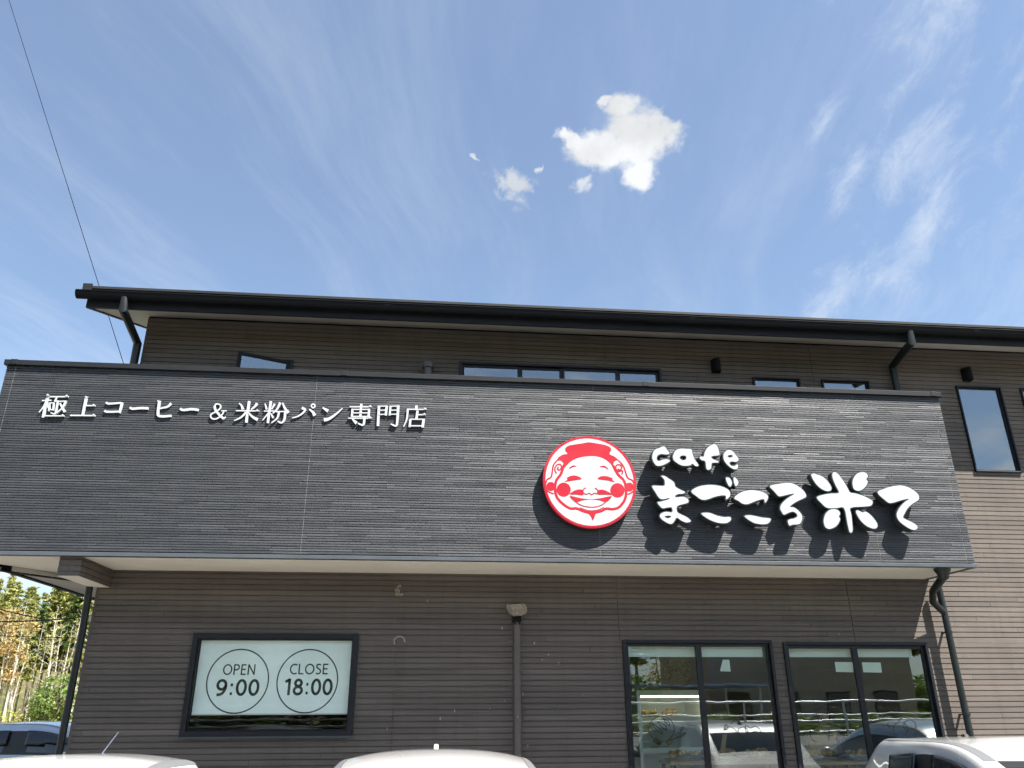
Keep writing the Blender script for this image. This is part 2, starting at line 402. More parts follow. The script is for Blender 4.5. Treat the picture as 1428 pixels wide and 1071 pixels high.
def ribbon(pts, wid, closed=False):
    """outline of a brush stroke with changing width"""
    n = len(pts); L, Rr = [], []
    for i, p in enumerate(pts):
        a = pts[(i-1) % n] if closed or i else p; b = pts[(i+1) % n] if closed or i < n-1 else p
        dx, dy = b[0]-a[0], b[1]-a[1]; l = math.hypot(dx, dy) or 1; nx, ny = -dy/l, dx/l
        h = (wid[i] if isinstance(wid, (list, tuple)) else wid)/2
        L.append((p[0]+nx*h, p[1]+ny*h)); Rr.append((p[0]-nx*h, p[1]-ny*h))
    return L, Rr
def stroke_mb(mb, pts, wid, yf, th, closed=False):
    L, Q = ribbon(pts, wid, closed); n = len(pts)
    F = lambda p: (p[0], yf, p[1]); B = lambda p: (p[0], yf+th, p[1])
    for i in range(n if closed else n-1):
        j = (i+1) % n
        mb.face([F(L[i]), F(L[j]), F(Q[j]), F(Q[i])]); mb.face([F(L[i]), B(L[i]), B(L[j]), F(L[j])]); mb.face([F(Q[i]), F(Q[j]), B(Q[j]), B(Q[i])])
    if not closed:
        for i in (0, n-1): mb.face([F(L[i]), F(Q[i]), B(Q[i]), B(L[i])])

# ------------------------------------------------------------------ ground
g = MB(); g.box(-60, 60, -14, 34, -.3, 0); tag(g.build('car_park', 'asphalt'), kind='structure')
g = MB(); g.box(-400, 400, 34, 600, -.3, .01); g.box(-400, -60, -14, 34, -.3, .01); g.box(60, 400, -14, 34, -.3, .01); g.box(-400, 400, -400, -14, -.3, .01)
tag(g.build('field', 'grass'), kind='structure')
g = MB()
for x in (-3.4, -1.1, 1.2, 3.5, 5.8, 8.1): g.box(x-.06, x+.06, 3.3, 8.1, -.01, .004)
tag(g.build('parking_markings', 'line'), kind='structure')
# raised road behind the viewer
g = MB(); g.prism([(-5.0, -.01), (-4.2, -.01), (-5.0, .62), (-14, .62), (-14, -.01)], 'x', -60, 60)
tag(g.build('road', 'asphalt'), kind='structure')

# ------------------------------------------------------------------ the cafe building
YB, YW = 8.02, 8.90           # face of the sign band, face of the walls
XL, XR = -3.48, 15.0          # building's left corner, right end (outside the frame)
BX0, BX1, BZ0, BZ1 = -4.45, 5.82, 3.045, 5.005
P = .0569                     # siding course
bld = thing('cafe_building', 'two-storey cafe building clad in brown-grey boards with a dark overhanging sign band', 'building', (0, YW, 0))
class Par:  # children keep world coordinates: parent has only a translation
    pass
def fix(o):
    o.parent = bld; o.matrix_parent_inverse = bld.matrix_basis.inverted(); return o
bld.matrix_world = Matrix.Translation((0, YW, 0))

def siding(name, x0, x1, z0, z1, openings, y, m, pitch, groove, depth, lmin, lmax, jit, joints=(), axis='x', sgn=-1, seed=1, caulk=True, tilt=0.0):
    """boards as real geometry: face, groove and butt joints; axis 'x' = faces -Y at y, axis 'y' = a return wall at x=y facing sgn*X"""
    rnd = random.Random(seed); mb = MB()
    def pt(u, d, z): return (u, y+d, z) if axis == 'x' else (y - sgn*d, u, z)
    k0 = int(math.floor(z0/pitch)); k1 = int(math.ceil(z1/pitch))
    zs_op = sorted({z for o_ in openings for z in o_[2:4]})
    for k in range(k0, k1):
        a, b = max(z0, k*pitch), min(z1, (k+1)*pitch)
        cuts = [a] + [z for z in zs_op if a+.002 < z < b-.002] + [b]
        # board joints of this course
        brk = []; x = x0 - rnd.random()*lmax
        while x < x1:
            x += rnd.uniform(lmin, lmax); brk.append(x)
        vals = {}
        for za, zb in zip(cuts[:-1], cuts[1:]):
            if zb-za < .0015: continue
            iv = [(x0, x1)]
            for ox0, ox1, oz0, oz1 in openings:
                if za < oz1-.001 and zb > oz0+.001:
                    nv = []
                    for p, q in iv:
                        if ox1 <= p or ox0 >= q: nv.append((p, q)); continue
                        if ox0 > p: nv.append((p, ox0))
                        if ox1 < q: nv.append((ox1, q))
                    iv = nv
            for p, q in iv:
                mb.cur = 0; mb.tint = .35
                mb.face([pt(p, depth, za), pt(q, depth, za), pt(q, depth, zb), pt(p, depth, zb)])
                mb.face([pt(p, depth+.05, za), pt(q, depth+.05, za), pt(q, depth+.05, zb), pt(p, depth+.05, zb)])
                ps = [p] + sorted([b_ for b_ in brk if p+.03 < b_ < q-.03] + [j for j in joints if p+.03 < j < q-.03]) + [q]
                for i in range(len(ps)-1):
                    key = round(sum(1 for b_ in brk if b_ < (ps[i]+ps[i+1])/2) + .0, 1)
                    if key not in vals: vals[key] = (min(1, max(0, rnd.gauss(.5, .26))), rnd.random()*jit, tilt*rnd.random()**1.6)
                    mb.tint, dj, dt = vals[key]
                    gl = .0035 if ps[i] in joints else .0012 if i else 0
                    gr = .0035 if ps[i+1] in joints else .0012 if i < len(ps)-2 else 0
                    u0, u1 = ps[i]+gl, ps[i+1]-gr
                    zl = za+groove if abs(za-k*pitch) < 1e-6 else za
                    if zb-zl < .001: continue
                    mb.face([pt(u0, dj, zl), pt(u1, dj, zl), pt(u1, dj+dt, zb), pt(u0, dj+dt, zb)])
                    mb.face([pt(u0, dj, zl), pt(u0, depth, zl), pt(u1, depth, zl), pt(u1, dj, zl)])
                    mb.face([pt(u0, dj+dt, zb), pt(u1, dj+dt, zb), pt(u1, depth, zb), pt(u0, depth, zb)])
                    mb.face([pt(u0, dj, zl), pt(u0, dj+dt, zb), pt(u0, depth, zb), pt(u0, depth, zl)])
                    mb.face([pt(u1, dj, zl), pt(u1, depth, zl), pt(u1, depth, zb), pt(u1, dj+dt, zb)])
    if caulk:
        for j in joints:
            mb.cur = 1; mb.tint = .5
            segs = [(z0, z1)]
            for ox0, ox1, oz0, oz1 in openings:
                if ox0-.01 < j < ox1+.01: segs = [q for s_ in segs for q in ((s_[0], min(s_[1], oz0)), (max(s_[0], oz1), s_[1])) if q[1]-q[0] > .01]
            for a, b in segs:
                mb.face([pt(j-.0025, .004, a), pt(j+.0025, .004, a), pt(j+.0025, .004, b), pt(j-.0025, .004, b)])
    o = mb.build(name, [m, 'caulk']); return fix(o)

# openings (x0, x1, z0, z1)
WIN = (-2.43, -.73, 1.41, 2.405)
D1 = (2.118, 3.812, .12, 2.352); D2 = (3.941, 5.642, .12, 2.335)
U1 = (-2.37, -1.72, 4.45, 5.545); U2 = (.273, 2.80, 4.30, 5.605); U3 = (3.987, 4.612, 4.45, 5.545); U4 = (4.90, 5.535, 4.45, 5.545)
U5 = (6.722, 7.342, 4.365, 5.525); U6 = (7.615, 8.235, 4.365, 5.525)
siding('wall', XL, XR, 0, 6.04, [WIN, D1, D2, U1, U2, U3, U4, U5, U6, (BX0, 5.80, 3.05, 3.30)], YW, 'siding', P, .0095, .013, .9, 3.4, .0012, joints=(-.332, 2.09, 4.80, 7.86, 10.9), seed=3, caulk=False)
siding('side_wall', YW+.012, 13.0, 0, 6.2, [], XL, 'siding', P, .0085, .009, .9, 3.4, .001, axis='y', sgn=-1, seed=4, caulk=False)
b = MB(); b.prism([(8.95, 6.19), (13.0, 6.19), (13.0, 7.5)], 'x', XL, XL+.05); b.box(XL, XR, 12.95, 13.0, 0, 7.45); fix(b.build('gable_wall', 'siding'))
b = MB(); b.tint = .5
b.face([(XL-.004, YW-.004, 0), (XL+.03, YW-.004, 0), (XL+.03, YW-.004, 3.0), (XL-.004, YW-.004, 3.0)])
fix(b.build('corner_trim', 'siding'))
# backing wall so that no light leaks into the rooms
b = MB()
def wallpanel(mb, x0, x1, z0, z1, ops, y0, y1):
    xs = sorted({x0, x1, *[v for o_ in ops for v in o_[:2]]}); zs = sorted({z0, z1, *[v for o_ in ops for v in o_[2:]]})
    for i in range(len(xs)-1):
        for j in range(len(zs)-1):
            cx, cz = (xs[i]+xs[i+1])/2, (zs[j]+zs[j+1])/2
            if not any(o_[0] < cx < o_[1] and o_[2] < cz < o_[3] for o_ in ops): mb.box(xs[i], xs[i+1], y0, y1, zs[j], zs[j+1])
wallpanel(b, XL+.07, XR, 0, 6.0, [WIN, D1, D2, U1, U2, U3, U4, U5, U6], YW+.07, YW+.14)
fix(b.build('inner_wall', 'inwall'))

# --- sign band: strips, returns, coping, trim, soffit
JB = (-4.36, -1.28, 1.735, 4.765, 5.735)
siding('sign_band', BX0, BX1, BZ0+.045, BZ1, [], YB, 'band', .0253, .0065, .011, .22, .95, .003, joints=JB, seed=11, tilt=.0036)
siding('band_return', YB+.01, YW, BZ0+.045, BZ1, [], BX1-.001, 'band', .0253, .0055, .0085, .2, .9, .004, axis='y', sgn=1, seed=12, caulk=False)
siding('band_return', YB+.01, YW+.06, BZ0+.045, BZ1, [], BX0+.001, 'band', .0253, .0055, .0085, .2, .9, .004, axis='y', sgn=-1, seed=13, caulk=False)
b = MB()
b.box(BX0+.065, BX1-.065, YB+.065, YB+.16, BZ0+.1, BZ1); b.box(BX0+.065, BX0+.16, YB+.16, YW, BZ0+.1, BZ1); b.box(BX1-.16, BX1-.065, YB+.16, YW, BZ0+.1, BZ1)
b.box(BX0+.16, BX1-.16, YB+.16, YW, BZ0+.12, BZ0+.3)
fix(b.build('balcony_parapet', 'coping'))
b = MB()
z = BZ1
for xa, xb in ((BX0-.025, BX0+.07), (BX0+.075, -1.005), (-.985, 2.322), (2.342, BX1-.075), (BX1-.07, BX1+.025)):
    b.box(xa, xb, YB-.03, YB+.2, z-.012, z+.045)
for xj in (-.995, 2.332, BX0+.0725, BX1-.0725): b.box(xj-.035, xj+.035, YB-.034, YB+.19, z-.008, z+.049)
b.box(BX0-.02, BX0+.2, YB+.2, YW-.01, z-.01, z+.05); b.box(BX1-.2, BX1+.02, YB+.2, YW-.01, z-.01, z+.05)
fix(b.build('coping', 'coping', bevel=.004))
b = MB()
b.box(BX0-.012, BX1+.012, YB-.014, YB+.05, BZ0-.006, BZ0+.033); b.box(BX1-.05, BX1+.012, YB+.05, YW, BZ0-.006, BZ0+.033); b.box(BX0-.012, BX0+.05, YB+.05, YW-.25, BZ0-.006, BZ0+.033)
fix(b.build('drip_trim', 'drip', bevel=.003))
b = MB()
b.prism([(BX0+.1, YB+.05), (BX1-.05, YB+.05), (BX1-.05, YW), (XL, YW), (XL, 9.95), (BX0+.1, 8.62)], 'z', BZ0, BZ0+.02)
fix(b.build('soffit', 'soffit'))
b = MB()  # dark eave edge running back on the left, with the side eave behind it
d = Vector((XL-(BX0+.1), 9.95-8.62, 0)).normalized(); q = Vector((-d.y, d.x, 0))
A = Vector((BX0+.0, 8.55, 0)); E_ = Vector((XL, 9.97, 0))
b.prism([(A.x, A.y), (E_.x, E_.y), (E_.x+q.x*.07, E_.y+q.y*.07), (A.x+q.x*.07, A.y+q.y*.07)], 'z', BZ0-.055, BZ0+.1)
eave = fix(b.build('eave_edge', 'black'))
b = MB(); rn = random.Random(5)
for i in range(13):
    t = rn.uniform(.05, .8); p = A + (E_-A)*t - q*.002; h = rn.uniform(.015, .05); wd = rn.uniform(.008, .02)
    b.face([p+Vector((0, 0, BZ0-.05)), p+d*wd+Vector((0, 0, BZ0-.05)), p+d*wd*1.3+Vector((0, 0, BZ0-.05+h)), p-d*wd*.2+Vector((0, 0, BZ0-.05+h*.8))])
o = b.build('dropping_streak', 'drop', eave); o['kind'] = 'stuff'
b = MB(); b.prism([(-4.30, 8.75), (XL, 9.98), (XL, 15), (-4.30, 15)], 'z', 3.0, 3.06); fix(b.build('side_eave_soffit', 'soffit2'))
b = MB(); b.box(-4.36, -4.303, 8.72, 15, 2.985, 3.12); b.box(-4.36, XL, 8.9, 15, 3.122, 3.15); fix(b.build('side_eave_fascia', 'black'))
# beam carrying the soffit at the left corner
siding('beam', -3.56, -3.352, 2.865, BZ0, [], 8.09, 'siding', P, .0085, .009, .4, 2, .001, seed=21, joints=(-3.455,))
siding('beam_side', 8.10, YW, 2.865, BZ0, [], -3.352, 'siding', P, .0085, .009, .9, 3, .001, axis='y', sgn=1, seed=22, caulk=False)
siding('beam_side', 8.10, YW, 2.865, BZ0, [], -3.56, 'siding', P, .0085, .009, .9, 3, .001, axis='y', sgn=-1, seed=23, caulk=False)
b = MB(); b.box(-3.553, -3.36, 8.1, YW, 2.862, 2.88); fix(b.build('beam_underside', 'soffit'))

# --- roof
YF = 8.32
sl = .337
RL = -3.95
b = MB()
b.prism([(YF-.10, 6.075), (YF-.10, 6.045), (YF+.02, 6.02), (YW, 6.21), (13.2, 7.66), (13.2, 7.75)], 'x', RL-.015, XR)
roof = fix(b.build('roof', 'roof'))
b = MB(); b.box(RL, XR, YF, YF+.03, 5.855, 6.04)
b.prism([(YF+.03, 5.855), (YF+.03, 6.02), (13.2, 6.02+sl*4.9), (13.2, 5.855+sl*4.9)], 'x', RL, RL+.03)
o = b.build('fascia', 'fascia', roof)
b = MB(); b.prism([(YF+.03, 5.870), (YW+.02, 5.870+sl*(YW+.02-YF-.03)), (YW+.02, 5.90+sl*(YW+.02-YF-.03)), (YF+.03, 5.90)], 'x', XL, XR)
b.prism([(YF+.03, 5.870), (13.1, 5.870+sl*4.8), (13.1, 5.90+sl*4.8), (YF+.03, 5.90)], 'x', RL+.03, XL)
o = b.build('eave_soffit', 'soffit2', roof)
b = MB()  # gutter: half-round trough with a rolled lip
prof = []
for i in range(13):
    a = math.pi*(i/12); prof.append((YF-.075+.062*math.cos(a+math.pi), 5.995-.072*math.sin(a)))
inner = [(p[0]+(.004 if i < 6 else -.004), p[1]+.004) for i, p in enumerate(prof)]
b.prism(prof + inner[::-1], 'x', RL-.08, XR)
b.tube([(RL-.08, YF-.139, 5.999), (XR, YF-.139, 5.999)], .007, 6)
b.prism(prof, 'x', RL-.085, RL-.075)
for xj in (-.6, 3.02, 6.64, 10.2): b.prism([(YF-.075+(p[0]-YF+.075)*1.05, 5.997+(p[1]-5.995)*1.06) for p in prof], 'x', xj-.03, xj+.03)
o = b.build('gutter', 'black', roof, smooth=False)
b = MB(); b.box(RL-.02, RL+.075, YF-.125, YF-.102, 6.01, 6.09); b.prism([(YF-.1, 6.05), (13.1, 6.05+sl*4.85), (13.1, 6.09+sl*4.85), (YF-.1, 6.09)], 'x', RL-.030, RL-.016)
o = b.build('verge_cap', 'coping', roof)

# --- downpipes
def pipe(name, pts, r, m='pipe', brackets=(), parent=None):
    b = MB(); b.tube(pts, r, 12); p = fix(b.build(name, m, smooth=True))
    if brackets:
        for bp in brackets:
            k = MB(); k.tube([(bp[0]-.0, bp[1], bp[2]-.012), (bp[0], bp[1], bp[2]+.012)], r+.005, 12); k.box(bp[0]-.012, bp[0]+.012, bp[1]+r, YW+.01, bp[2]-.008, bp[2]+.008)
            k.build('bracket', m, p)
    return p
pipe('downpipe', [(-3.51, 8.225, 5.945), (-3.505, 8.225, 5.80), (-3.52, 8.83, 5.66), (-3.52, 8.83, 4.6)], .037, brackets=((-3.52, 8.83, 5.3),))
pipe('downpipe', [(5.785, 8.225, 5.945), (5.78, 8.225, 5.80), (5.865, 8.83, 5.74), (5.865, 8.83, 5.35), (5.865, 8.83, 4.9)], .037, brackets=((5.865, 8.83, 5.4),))
lp = pipe('downpipe', [(5.85, 8.78, 2.985), (5.86, 8.78, 2.5), (5.885, 8.78, .0)], .036, brackets=((5.863, 8.78, 2.44), (5.876, 8.78, 1.58)))
b = MB(); b.tube([(5.50, 8.13, 3.04), (5.505, 8.14, 2.96), (5.62, 8.55, 2.86), (5.68, 8.68, 2.76), (5.84, 8.77, 2.66)], .037, 12)
b.build('elbow', 'pipe', lp, smooth=True)
b = MB(); b.lathe([(.085, 3.045), (.085, 3.03), (.06, 2.985), (.052, 2.94), (.038, 2.93)], (5.50, 8.13, 0), 20); b.build('funnel', 'pipe', lp, smooth=True)
wp = pipe('downpipe', [(-3.545, 8.86, 2.90), (-3.545, 8.90, 2.4), (-3.545, 8.90, 0)], .036)
for z in (1.50, 1.27, 2.55):
    b = MB(); b.box(-3.51, -3.47, 8.90, 8.93, z-.02, z+.02); b.build('bracket', 'bracket', wp)
# boxed conduit in the middle of the wall
b = MB(); b.box(.922, .990, YW-.07, YW-.001, 0, 2.53); b.box(.930, .982, YW-.078, YW-.07, 0, 2.53)
cond = fix(b.build('conduit_cover', 'pipeb', bevel=.004))
b = MB(); b.box(.912, 1.0, YW-.085, YW-.001, 2.532, 2.60); b.box(.925, .94, YW-.09, YW-.085, 2.5, 2.6); b.box(.97, .985, YW-.09, YW-.085, 2.5, 2.6); b.build('conduit_cap', 'black', cond)
# mud nest on the conduit
def lump(mb, c, rx, ry, rz_, seed, n=18, m=10, rough=.16, cut=None):
    rr = random.Random(seed); k = len(mb.v)
    ph = [rr.uniform(0, 6) for _ in range(8)]
    for i in range(m+1):
        th = math.pi*i/m
        for j in range(n):
            a = 2*math.pi*j/n
            d_ = 1+rough*(math.sin(3*a+ph[0])*math.sin(2*th+ph[1])+.6*math.sin(7*a+ph[2])*math.sin(5*th+ph[3])+.5*math.sin(11*a+ph[4]+4*th))
            zz = math.cos(th)
            if cut is not None: zz = min(zz, cut)
            mb.v.append((c[0]+rx*d_*math.sin(th)*math.cos(a), c[1]+ry*d_*math.sin(th)*math.sin(a), c[2]+rz_*d_*zz))
    for i in range(m):
        for j in range(n):
            mb.f.append((k+i*n+j, k+i*n+(j+1) % n, k+(i+1)*n+(j+1) % n, k+(i+1)*n+j)); mb.mi.append(mb.cur); mb.t.append(mb.tint)
b = MB(); lump(b, (.953, YW-.075, 2.675), .112, .085, .085, 3, 26, 14, .10, .45)
tag(b.build('bird_nest', 'mud', smooth=True), 'pale dried mud bird nest sitting on top of the brown wall conduit', 'nest')
b = MB()
for i in range(9): lump(b, (-.335+random.uniform(-.03, .03), YW-.004, 2.86+random.uniform(-.05, .05)), random.uniform(.012, .03), .015, random.uniform(.012, .03), i, 8, 6)
tag(b.build('nest_remains', 'mud', smooth=True), 'crumbled mud nest remains stuck to the wall just under the cream soffit', 'nest remains')
b = MB()
for i in range(12):
    a = math.pi*(i/11)*1.15; lump(b, (-.30+.055*math.cos(a+.0), YW-.002, 2.33+.05*math.sin(a)), .009, .006, .009, 40+i, 7, 5)
tag(b.build('nest_remains', 'drop', smooth=True), 'thin arc-shaped trace of mud right of the opening hours window', 'nest remains')
b = MB(); rr = random.Random(9)
for u, v in ((756, 920), (765, 913), (729, 968), (634, 991), (683, 988), (614, 1002), (704, 977), (736, 1040), (540, 1016), (700, 876), (596, 838), (745, 897), (721, 1000), (779, 925), (1170, 884)):
    p = at(u, v, YW); lump(b, (p.x, YW-(.082 if .92 < p.x < 1 else .001), p.z), rr.uniform(.004, .008), .003, rr.uniform(.007, .018), rr.randint(0, 99), 7, 5)
tag(b.build('bird_droppings', 'drop'), kind='stuff')

# --- windows
def window(name, op, y, fr, bars, pane_mat, fd=.05, sash=.032, sill=False):
    x0, x1, z0, z1 = op
    b = MB(); yo = y-.03
    b.box(x0, x0+fr, yo, y+.10, z0, z1); b.box(x1-fr, x1, yo, y+.10, z0, z1)
    b.box(x0+fr, x1-fr, yo+.002, y+.10, z1-fr, z1); b.box(x0+fr, x1-fr, yo+.002, y+.10, z0, z0+fr)
    o = fix(b.build(name, 'frame', bevel=.004))
    if sill:
        b = MB(); b.box(x0-.005, x1+.005, y-.045, y-.031, z0-.012, z0+.006); b.build('sill', 'drip', o)
    xs = [x0+fr] + list(bars) + [x1-fr]
    for i in range(len(xs)-1):
        s = MB(); a, c = xs[i], xs[i+1]; zz0, zz1 = z0+fr, z1-fr; dy = .012*(i % 2)
        ys, ye = y+.0+dy, y+.04+dy
        s.box(a, a+sash, ys, ye, zz0, zz1); s.box(c-sash, c, ys, ye, zz0, zz1)
        s.box(a+sash, c-sash, ys+.002, ye, zz0, zz0+sash); s.box(a+sash, c-sash, ys+.002, ye, zz1-sash, zz1)
        s.build('sash', 'frame', o, bevel=.003)
        p = MB(); yp = ys+.016
        p.box(a+sash-.004, c-sash+.004, yp, yp+.005, zz0+sash-.004, zz1-sash+.004)
        p.build('pane', pane_mat, o)
    return o
window('window', WIN, YW, .055, (), 'glassclear', sash=.012, sill=True)
window('glass_door', D1, YW, .032, (2.975,), 'glass', sash=.034)
window('glass_door', D2, YW, .032, (4.782,), 'glass', sash=.034)
window('window', U2, YW, .03, (1.02, 1.545, 2.25), 'glassup', sash=.03)
for U_ in (U3, U4, U5, U6): window('window', U_, YW, .020, (), 'glassup', sash=.016, sill=False)
# outward-opened casement at the upper left
x0, x1, z0, z1 = U1
b = MB(); b.box(x0, x0+.03, YW-.03, YW+.1, z0, z1); b.box(x1-.03, x1, YW-.03, YW+.1, z0, z1); b.box(x0+.03, x1-.03, YW-.028, YW+.1, z1-.03, z1); b.box(x0+.03, x1-.03, YW-.028, YW+.1, z0, z0+.03)
cw = fix(b.build('window', 'frame', bevel=.003))
s = MB(); L_ = .60; s.box(-L_, -L_+.04, 0, .03, 0, z1-z0-.05); s.box(-.04, 0, 0, .03, 0, z1-z0-.05); s.box(-L_+.04, -.04, .002, .03, 0, .04); s.box(-L_+.04, -.04, .002, .03, z1-z0-.09, z1-z0-.05)
so = s.build('sash', 'coping', cw); so.location = (x1-.03, -.035, z0+.025); so.rotation_euler.z = R(24)
s = MB(); s.box(-L_+.035, -.035, .012, .018, .035, z1-z0-.085); po = s.build('pane', 'glassup', cw); po.location = so.location; po.rotation_euler.z = so.rotation_euler.z
cw.matrix_parent_inverse = bld.matrix_basis.inverted()
for o in (so, po): o.location.y += YW
# upstairs rooms behind the reflective panes
b = MB(); wallpanel(b, XL+.1, XR-.1, 3.4, 6.0, [], 11.5, 11.6); b.box(XL+.1, XR-.1, YW+.14, 11.5, 3.35, 3.4); b.box(XL+.1, XR-.1, YW+.14, 11.5, 5.9, 6.0); b.box(XL+.1, XL+.16, YW+.14, 11.5, 3.4, 5.9)
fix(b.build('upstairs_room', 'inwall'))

# vents on the upper wall
def hood(u, z, x, y=YW):
    b = MB()
    n = 14; pr = [(x+.056*math.cos(math.pi+math.pi*i/n), y-.10*math.sin(math.pi*i/n)-.02) for i in range(n+1)] + [(x+.056, y), (x-.056, y)]
    b.prism(pr, 'z', z-.085, z+.085); return fix(b.build('vent_hood', u, smooth=False, bevel=.006))
hood('black', 5.665, 3.515); hood('black', 5.675, 6.90)
b = MB(); b.lathe([(.055, 5.0), (.055, 5.46), (.075, 5.465), (.078, 5.50), (.075, 5.525), (.05, 5.55), (.0, 5.56)], (-.107, YW-.10, 0), 20)
for i in range(6):
    a = 2*math.pi*i/6; b.box(-.107+.078*math.cos(a)-.006, -.107+.078*math.cos(a)+.006, YW-.1+.078*math.sin(a)-.006, YW-.1+.078*math.sin(a)+.006, 5.45, 5.53)
fix(b.build('vent_cowl', 'vent', smooth=True))
# ceiling, floor and walls of the shop
b = MB(); b.box(XL+.1, XR-.1, YW+.14, 13.6, .0, .12); fix(b.build('shop_floor', 'infloor'))
b = MB(); b.box(XL+.1, XR-.1, YW+.14, 13.6, 2.75, 2.9); b.box(XL+.1, XR-.1, 13.6, 13.7, 0, 2.9); b.box(1.55, 1.65, YW+.14, 13.6, .12, 2.75); b.box(8.5, 8.6, YW+.14, 13.6, .12, 2.75)
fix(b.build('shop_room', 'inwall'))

# ------------------------------------------------------------------ signs
def tr(pts, ox, oy, sc, Y):
    return [(lambda p: (p.x, p.z))(at(ox+u/sc, oy+v/sc, Y)) for u, v in pts]
# --- tagline of white letters
YT = YB-.017
tag1 = thing('tagline_sign', 'row of small white raised Japanese letters on the left of the dark sign band', 'sign', (0, YB, 0))
def loc_under(par, o):
    o.parent = par; o.matrix_parent_inverse = par.matrix_basis.inverted(); return o
def letter(par, name, strokes, ox, oy, sc, Y=YT, th=.014, tris=(), m='letter'):
    mb = MB(); k = 0
    for st in strokes:
        pts, w0 = st[0], st[1]; w1 = st[2] if len(st) > 2 else w0; closed = len(st) > 3
        P = smoothpts(pts, closed, 4) if len(pts) > 2 else [pts[0], pts[1]]
        n = len(P); ws = [w0+(w1-w0)*i/(n-1) for i in range(n)]
        Lp, Qp = ribbon(P, [x*1.12 for x in ws], closed)
        Lw, Qw = tr(Lp, ox, oy, sc, Y), tr(Qp, ox, oy, sc, Y)
        yf = Y-.0007*k; k += 1
        F = lambda p: (p[0], yf, p[1]); B = lambda p: (p[0], Y+th, p[1])
        for i in range(n if closed else n-1):
            j = (i+1) % n
            mb.face([F(Lw[i]), F(Lw[j]), F(Qw[j]), F(Qw[i])]); mb.face([F(Lw[i]), B(Lw[i]), B(Lw[j]), F(Lw[j])]); mb.face([F(Qw[i]), F(Qw[j]), B(Qw[j]), B(Qw[i])])
        if not closed:
            for i in (0, n-1): mb.face([F(Lw[i]), F(Qw[i]), B(Qw[i]), B(Lw[i])])
    for t in tris:
        T = tr(t, ox, oy, sc, Y); yf = Y-.0007*k; k += 1
        mb.face([(p[0], yf, p[1]) for p in T])
        for i in range(len(T)):
            a, c = T[i], T[(i+1) % len(T)]; mb.face([(a[0], yf, a[1]), (c[0], yf, c[1]), (c[0], Y+th, c[1]), (a[0], Y+th, a[1])])
    # short fixing pins into the band
    p = tr([strokes[0][0][0]], ox, oy, sc, Y)[0]
    mb.box(p[0]-.004, p[0]+.004, Y+th*.5, YB+.002, p[1]-.004, p[1]+.004)
    return loc_under(par, mb.build(name, m))
def uro(x, y, s=1.0): return [(x-26*s, y+2), (x-4*s, y-22*s), (x+16*s, y+2)]
S1, S2, S3, S4 = (40, 530, 8.925), (190, 530, 8.925), (320, 540, 8.925), (460, 540, 8.925)
letter(tag1, 'letter', [([(165, 255), (278, 250)], 13), ([(242, 182), (176, 466)], 34, 28), ([(214, 275), (180, 340), (128, 402)], 20, 11), ([(226, 292), (246, 345)], 14, 24),
    ([(265, 208), (495, 206)], 13), ([(352, 214), (322, 268)], 16), ([(250, 288), (322, 284)], 12), ([(262, 285), (252, 388)], 20), ([(316, 283), (305, 380)], 20), ([(250, 372), (312, 368)], 11),
    ([(322, 268), (376, 262)], 12), ([(368, 260), (340, 395), (322, 424), (276, 406)], 24, 12), ([(385, 268), (470, 264)], 12), ([(462, 264), (425, 345), (350, 412)], 22, 12), ([(392, 290), (420, 345), (452, 400)], 16, 26),
    ([(205, 448), (445, 449)], 13)], *S1, tris=[uro(480, 206), uro(432, 448), [(225, 185), (240, 176), (268, 192), (245, 200)]])
letter(tag1, 'letter', [([(718, 210), (668, 442)], 32, 26), ([(700, 318), (828, 318)], 13), ([(515, 439), (828, 442)], 15)], *S1, tris=[uro(812, 317), uro(812, 440), [(698, 208), (712, 200), (748, 212), (722, 226)]])
letter(tag1, 'letter', [([(962, 275), (985, 292), (1060, 290), (1148, 282)], 24, 18), ([(1160, 278), (1150, 330), (1128, 408)], 30, 24), ([(945, 378), (975, 394), (1128, 392)], 26, 20)], *S1)
letter(tag1, 'letter', [([(-80, 338), (-48, 356), (60, 348), (150, 352)], 26, 26)], *S2)
letter(tag1, 'letter', [([(288, 258), (270, 395), (275, 440), (330, 452), (436, 443)], 30, 24), ([(435, 288), (390, 330), (290, 354)], 30, 14), ([(262, 258), (306, 268)], 14)], *S2)
letter(tag1, 'letter', [([(546, 352), (580, 372), (690, 362), (776, 372)], 26, 26)], *S2)
letter(tag1, 'letter', [([(975, 322), (985, 370), (1045, 445), (1095, 486)], 26, 24), ([(978, 335), (985, 304), (1015, 297), (1048, 314), (1040, 356), (985, 396), (932, 425), (928, 462), (960, 484), (1010, 476), (1066, 432), (1092, 384)], 15, 15),
    ([(1058, 382), (1124, 382)], 11), ([(1086, 482), (1116, 458)], 18, 10)], *S2)
letter(tag1, 'letter', [([(245, 172), (207, 440)], 30, 28), ([(80, 291), (370, 295)], 13), ([(120, 198), (150, 228), (166, 276)], 12, 30), ([(345, 200), (318, 238), (268, 278)], 34, 12), ([(208, 312), (140, 378), (58, 415)], 26, 10), ([(236, 312), (285, 368), (352, 404)], 14, 34)], *S3, tris=[uro(352, 295)])
letter(tag1, 'letter', [([(514, 174), (476, 445)], 28, 26), ([(428, 297), (552, 294)], 12), ([(442, 202), (464, 276)], 12, 24), ([(565, 206), (526, 274)], 24, 12), ([(490, 318), (412, 412)], 18, 9), ([(514, 326), (546, 382)], 12, 24),
    ([(632, 192), (596, 268), (538, 328)], 28, 11), ([(662, 194), (690, 262), (736, 320)], 14, 36), ([(578, 306), (702, 302)], 12), ([(696, 302), (684, 400), (650, 444), (600, 424)], 28, 14), ([(616, 312), (594, 388), (522, 446)], 24, 10)], *S3)
